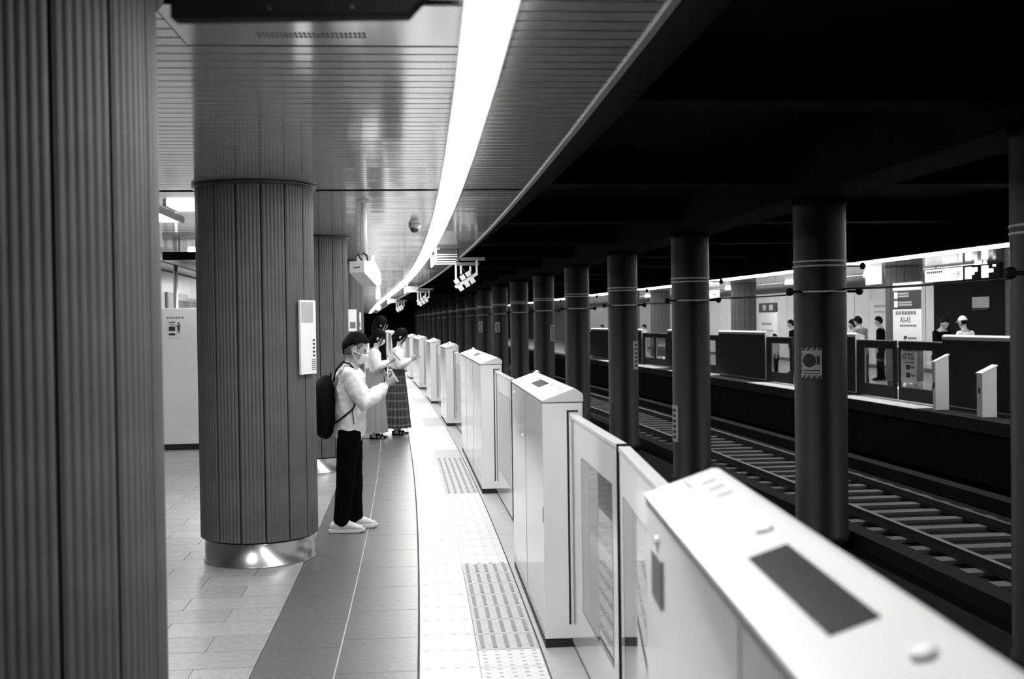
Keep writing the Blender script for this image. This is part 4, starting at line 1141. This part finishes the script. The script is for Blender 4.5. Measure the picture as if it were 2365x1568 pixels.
MB().box(-.005, .004, -.037, .037, -.075, .075).build('case', M_PAPER2, ph, bevel=.003); MB().box(-.0065, -.005, -.033, .033, -.07, .07).build('screen', M_SCREEN, ph)
# pale-clothed person between them
PM = stand(16.9, -.50, .05, .985)
person('masked person in pale grey clothes just past the man', PM, dict(arms=w_arms, legs=s_legs, head=(.06, 0, 1.535), hpitch=22, hair='long', hairlen=.05, mask=True, top=M_SHIRT, topname='blouse', hem=.95, puff=.012, inf=.025, wid=.9, skin=M_SKIN2, bottom='skirt', bottommat=M_PALEC, skirthem=.10, flare=0, sandal=True, voxel=.012))
ph = thing('smartphone', 'phone held by the masked person in pale clothes', 'phone', PM @ T((.34, 0, 1.24)) @ Matrix.Rotation(math.radians(-40), 4, 'Y'))
MB().box(-.005, .004, -.037, .037, -.075, .075).build('case', M_BLACK, ph, bevel=.003); MB().box(-.0065, -.005, -.033, .033, -.07, .07).build('screen', M_SCREEN, ph)
n_arms = {'R': DOWN(-1), 'L': DOWN(1)}
n_legs = {'R': ((0, -.085, .47), (-.03, -.09, .085)), 'L': ((.02, .085, .47), (.02, .09, .085))}
person('tall person dressed all in black behind the woman', stand(19.2, -.46, .15, 1.115), dict(arms=n_arms, legs=n_legs, head=(.05, 0, 1.53), hpitch=8, hair='long', hairlen=.12, top=M_BLKC, topname='coat', hem=.70, inf=.035, voxel=.013, skin=M_SKIN))
person('dark-haired person in black half hidden behind the man', stand(20.4, -1.12, .25, 1.05), dict(arms=n_arms, legs=n_legs, head=(.05, 0, 1.53), hpitch=12, hair='short', top=M_BLKC, topname='jacket', voxel=.014))
person('distant person in a pale top far along the platform', stand(26.0, -1.0, .2, 1.04), dict(arms=n_arms, legs=n_legs, head=(.05, 0, 1.53), hpitch=12, hair='short', top=M_GREYC, voxel=.015))
# people on the opposite platform (they face the tracks or each other)
def opp(label, s, d, yaw, k, **kw):
    S = dict(arms=n_arms, legs=n_legs, voxel=.019, bvoxel=.015, hair='short', head=(.05, 0, 1.53)); S.update(kw)
    return person(label, stand(s, d, yaw, k), S)
fw_arms = {'R': ((.10, -.22, 1.08), (.30, -.12, 1.0), (.9, .1, -.1), (0, .3, -1), .5), 'L': ((.10, .22, 1.08), (.30, .12, 1.0), (.9, -.1, -.1), (0, -.3, -1), .5)}
opp('man in a dark shirt leaning toward the worker', 22.35, 11.3, -PI / 2 + .35, 1.04, top=M_BLKC, hpitch=25, head=(.12, 0, 1.50), lean=.07, shortsleeve=True, arms=fw_arms)
opp('worker in a white cap and pale vest', 21.7, 11.5, PI / 2 + .35, 1.03, top=M_SHIRT, hair='cap', hpitch=10, skin=M_SKIN, bottommat=M_GREYC)
opp('bending man in a grey shirt on the opposite platform', 26.0, 11.3, PI * .65, 1.06, top=M_GREYC, lean=.07, head=(.12, 0, 1.51), hpitch=22, arms=fw_arms)
opp('dark-haired person beside the bending man', 26.75, 11.45, PI * .8, 1.0, top=M_PALEC, hpitch=12)
opp('shorter dark-haired person beside the column, opposite platform', 27.2, 10.95, PI, .955, top=M_SHIRT, hpitch=10)
opp('person in black at the edge of the bright poster', 28.5, 13.0, PI * .8, 1.04, top=M_BLKC)
opp('person in black half hidden by the striped-sign column', 32.6, 12.2, PI * .9, 1.0, top=M_BLKC)
opp('small child by the opposite gates near the route board', 31.4, 11.2, PI, .76, top=M_PALEC)
opp('dark-haired person far off between two track columns', 46.0, 11.2, PI, .92, top=M_GREYC)
opp('person in a pale top at the farthest opposite gates', 54.0, 11.2, PI, .91, top=M_SHIRT)

finish_surfaces()
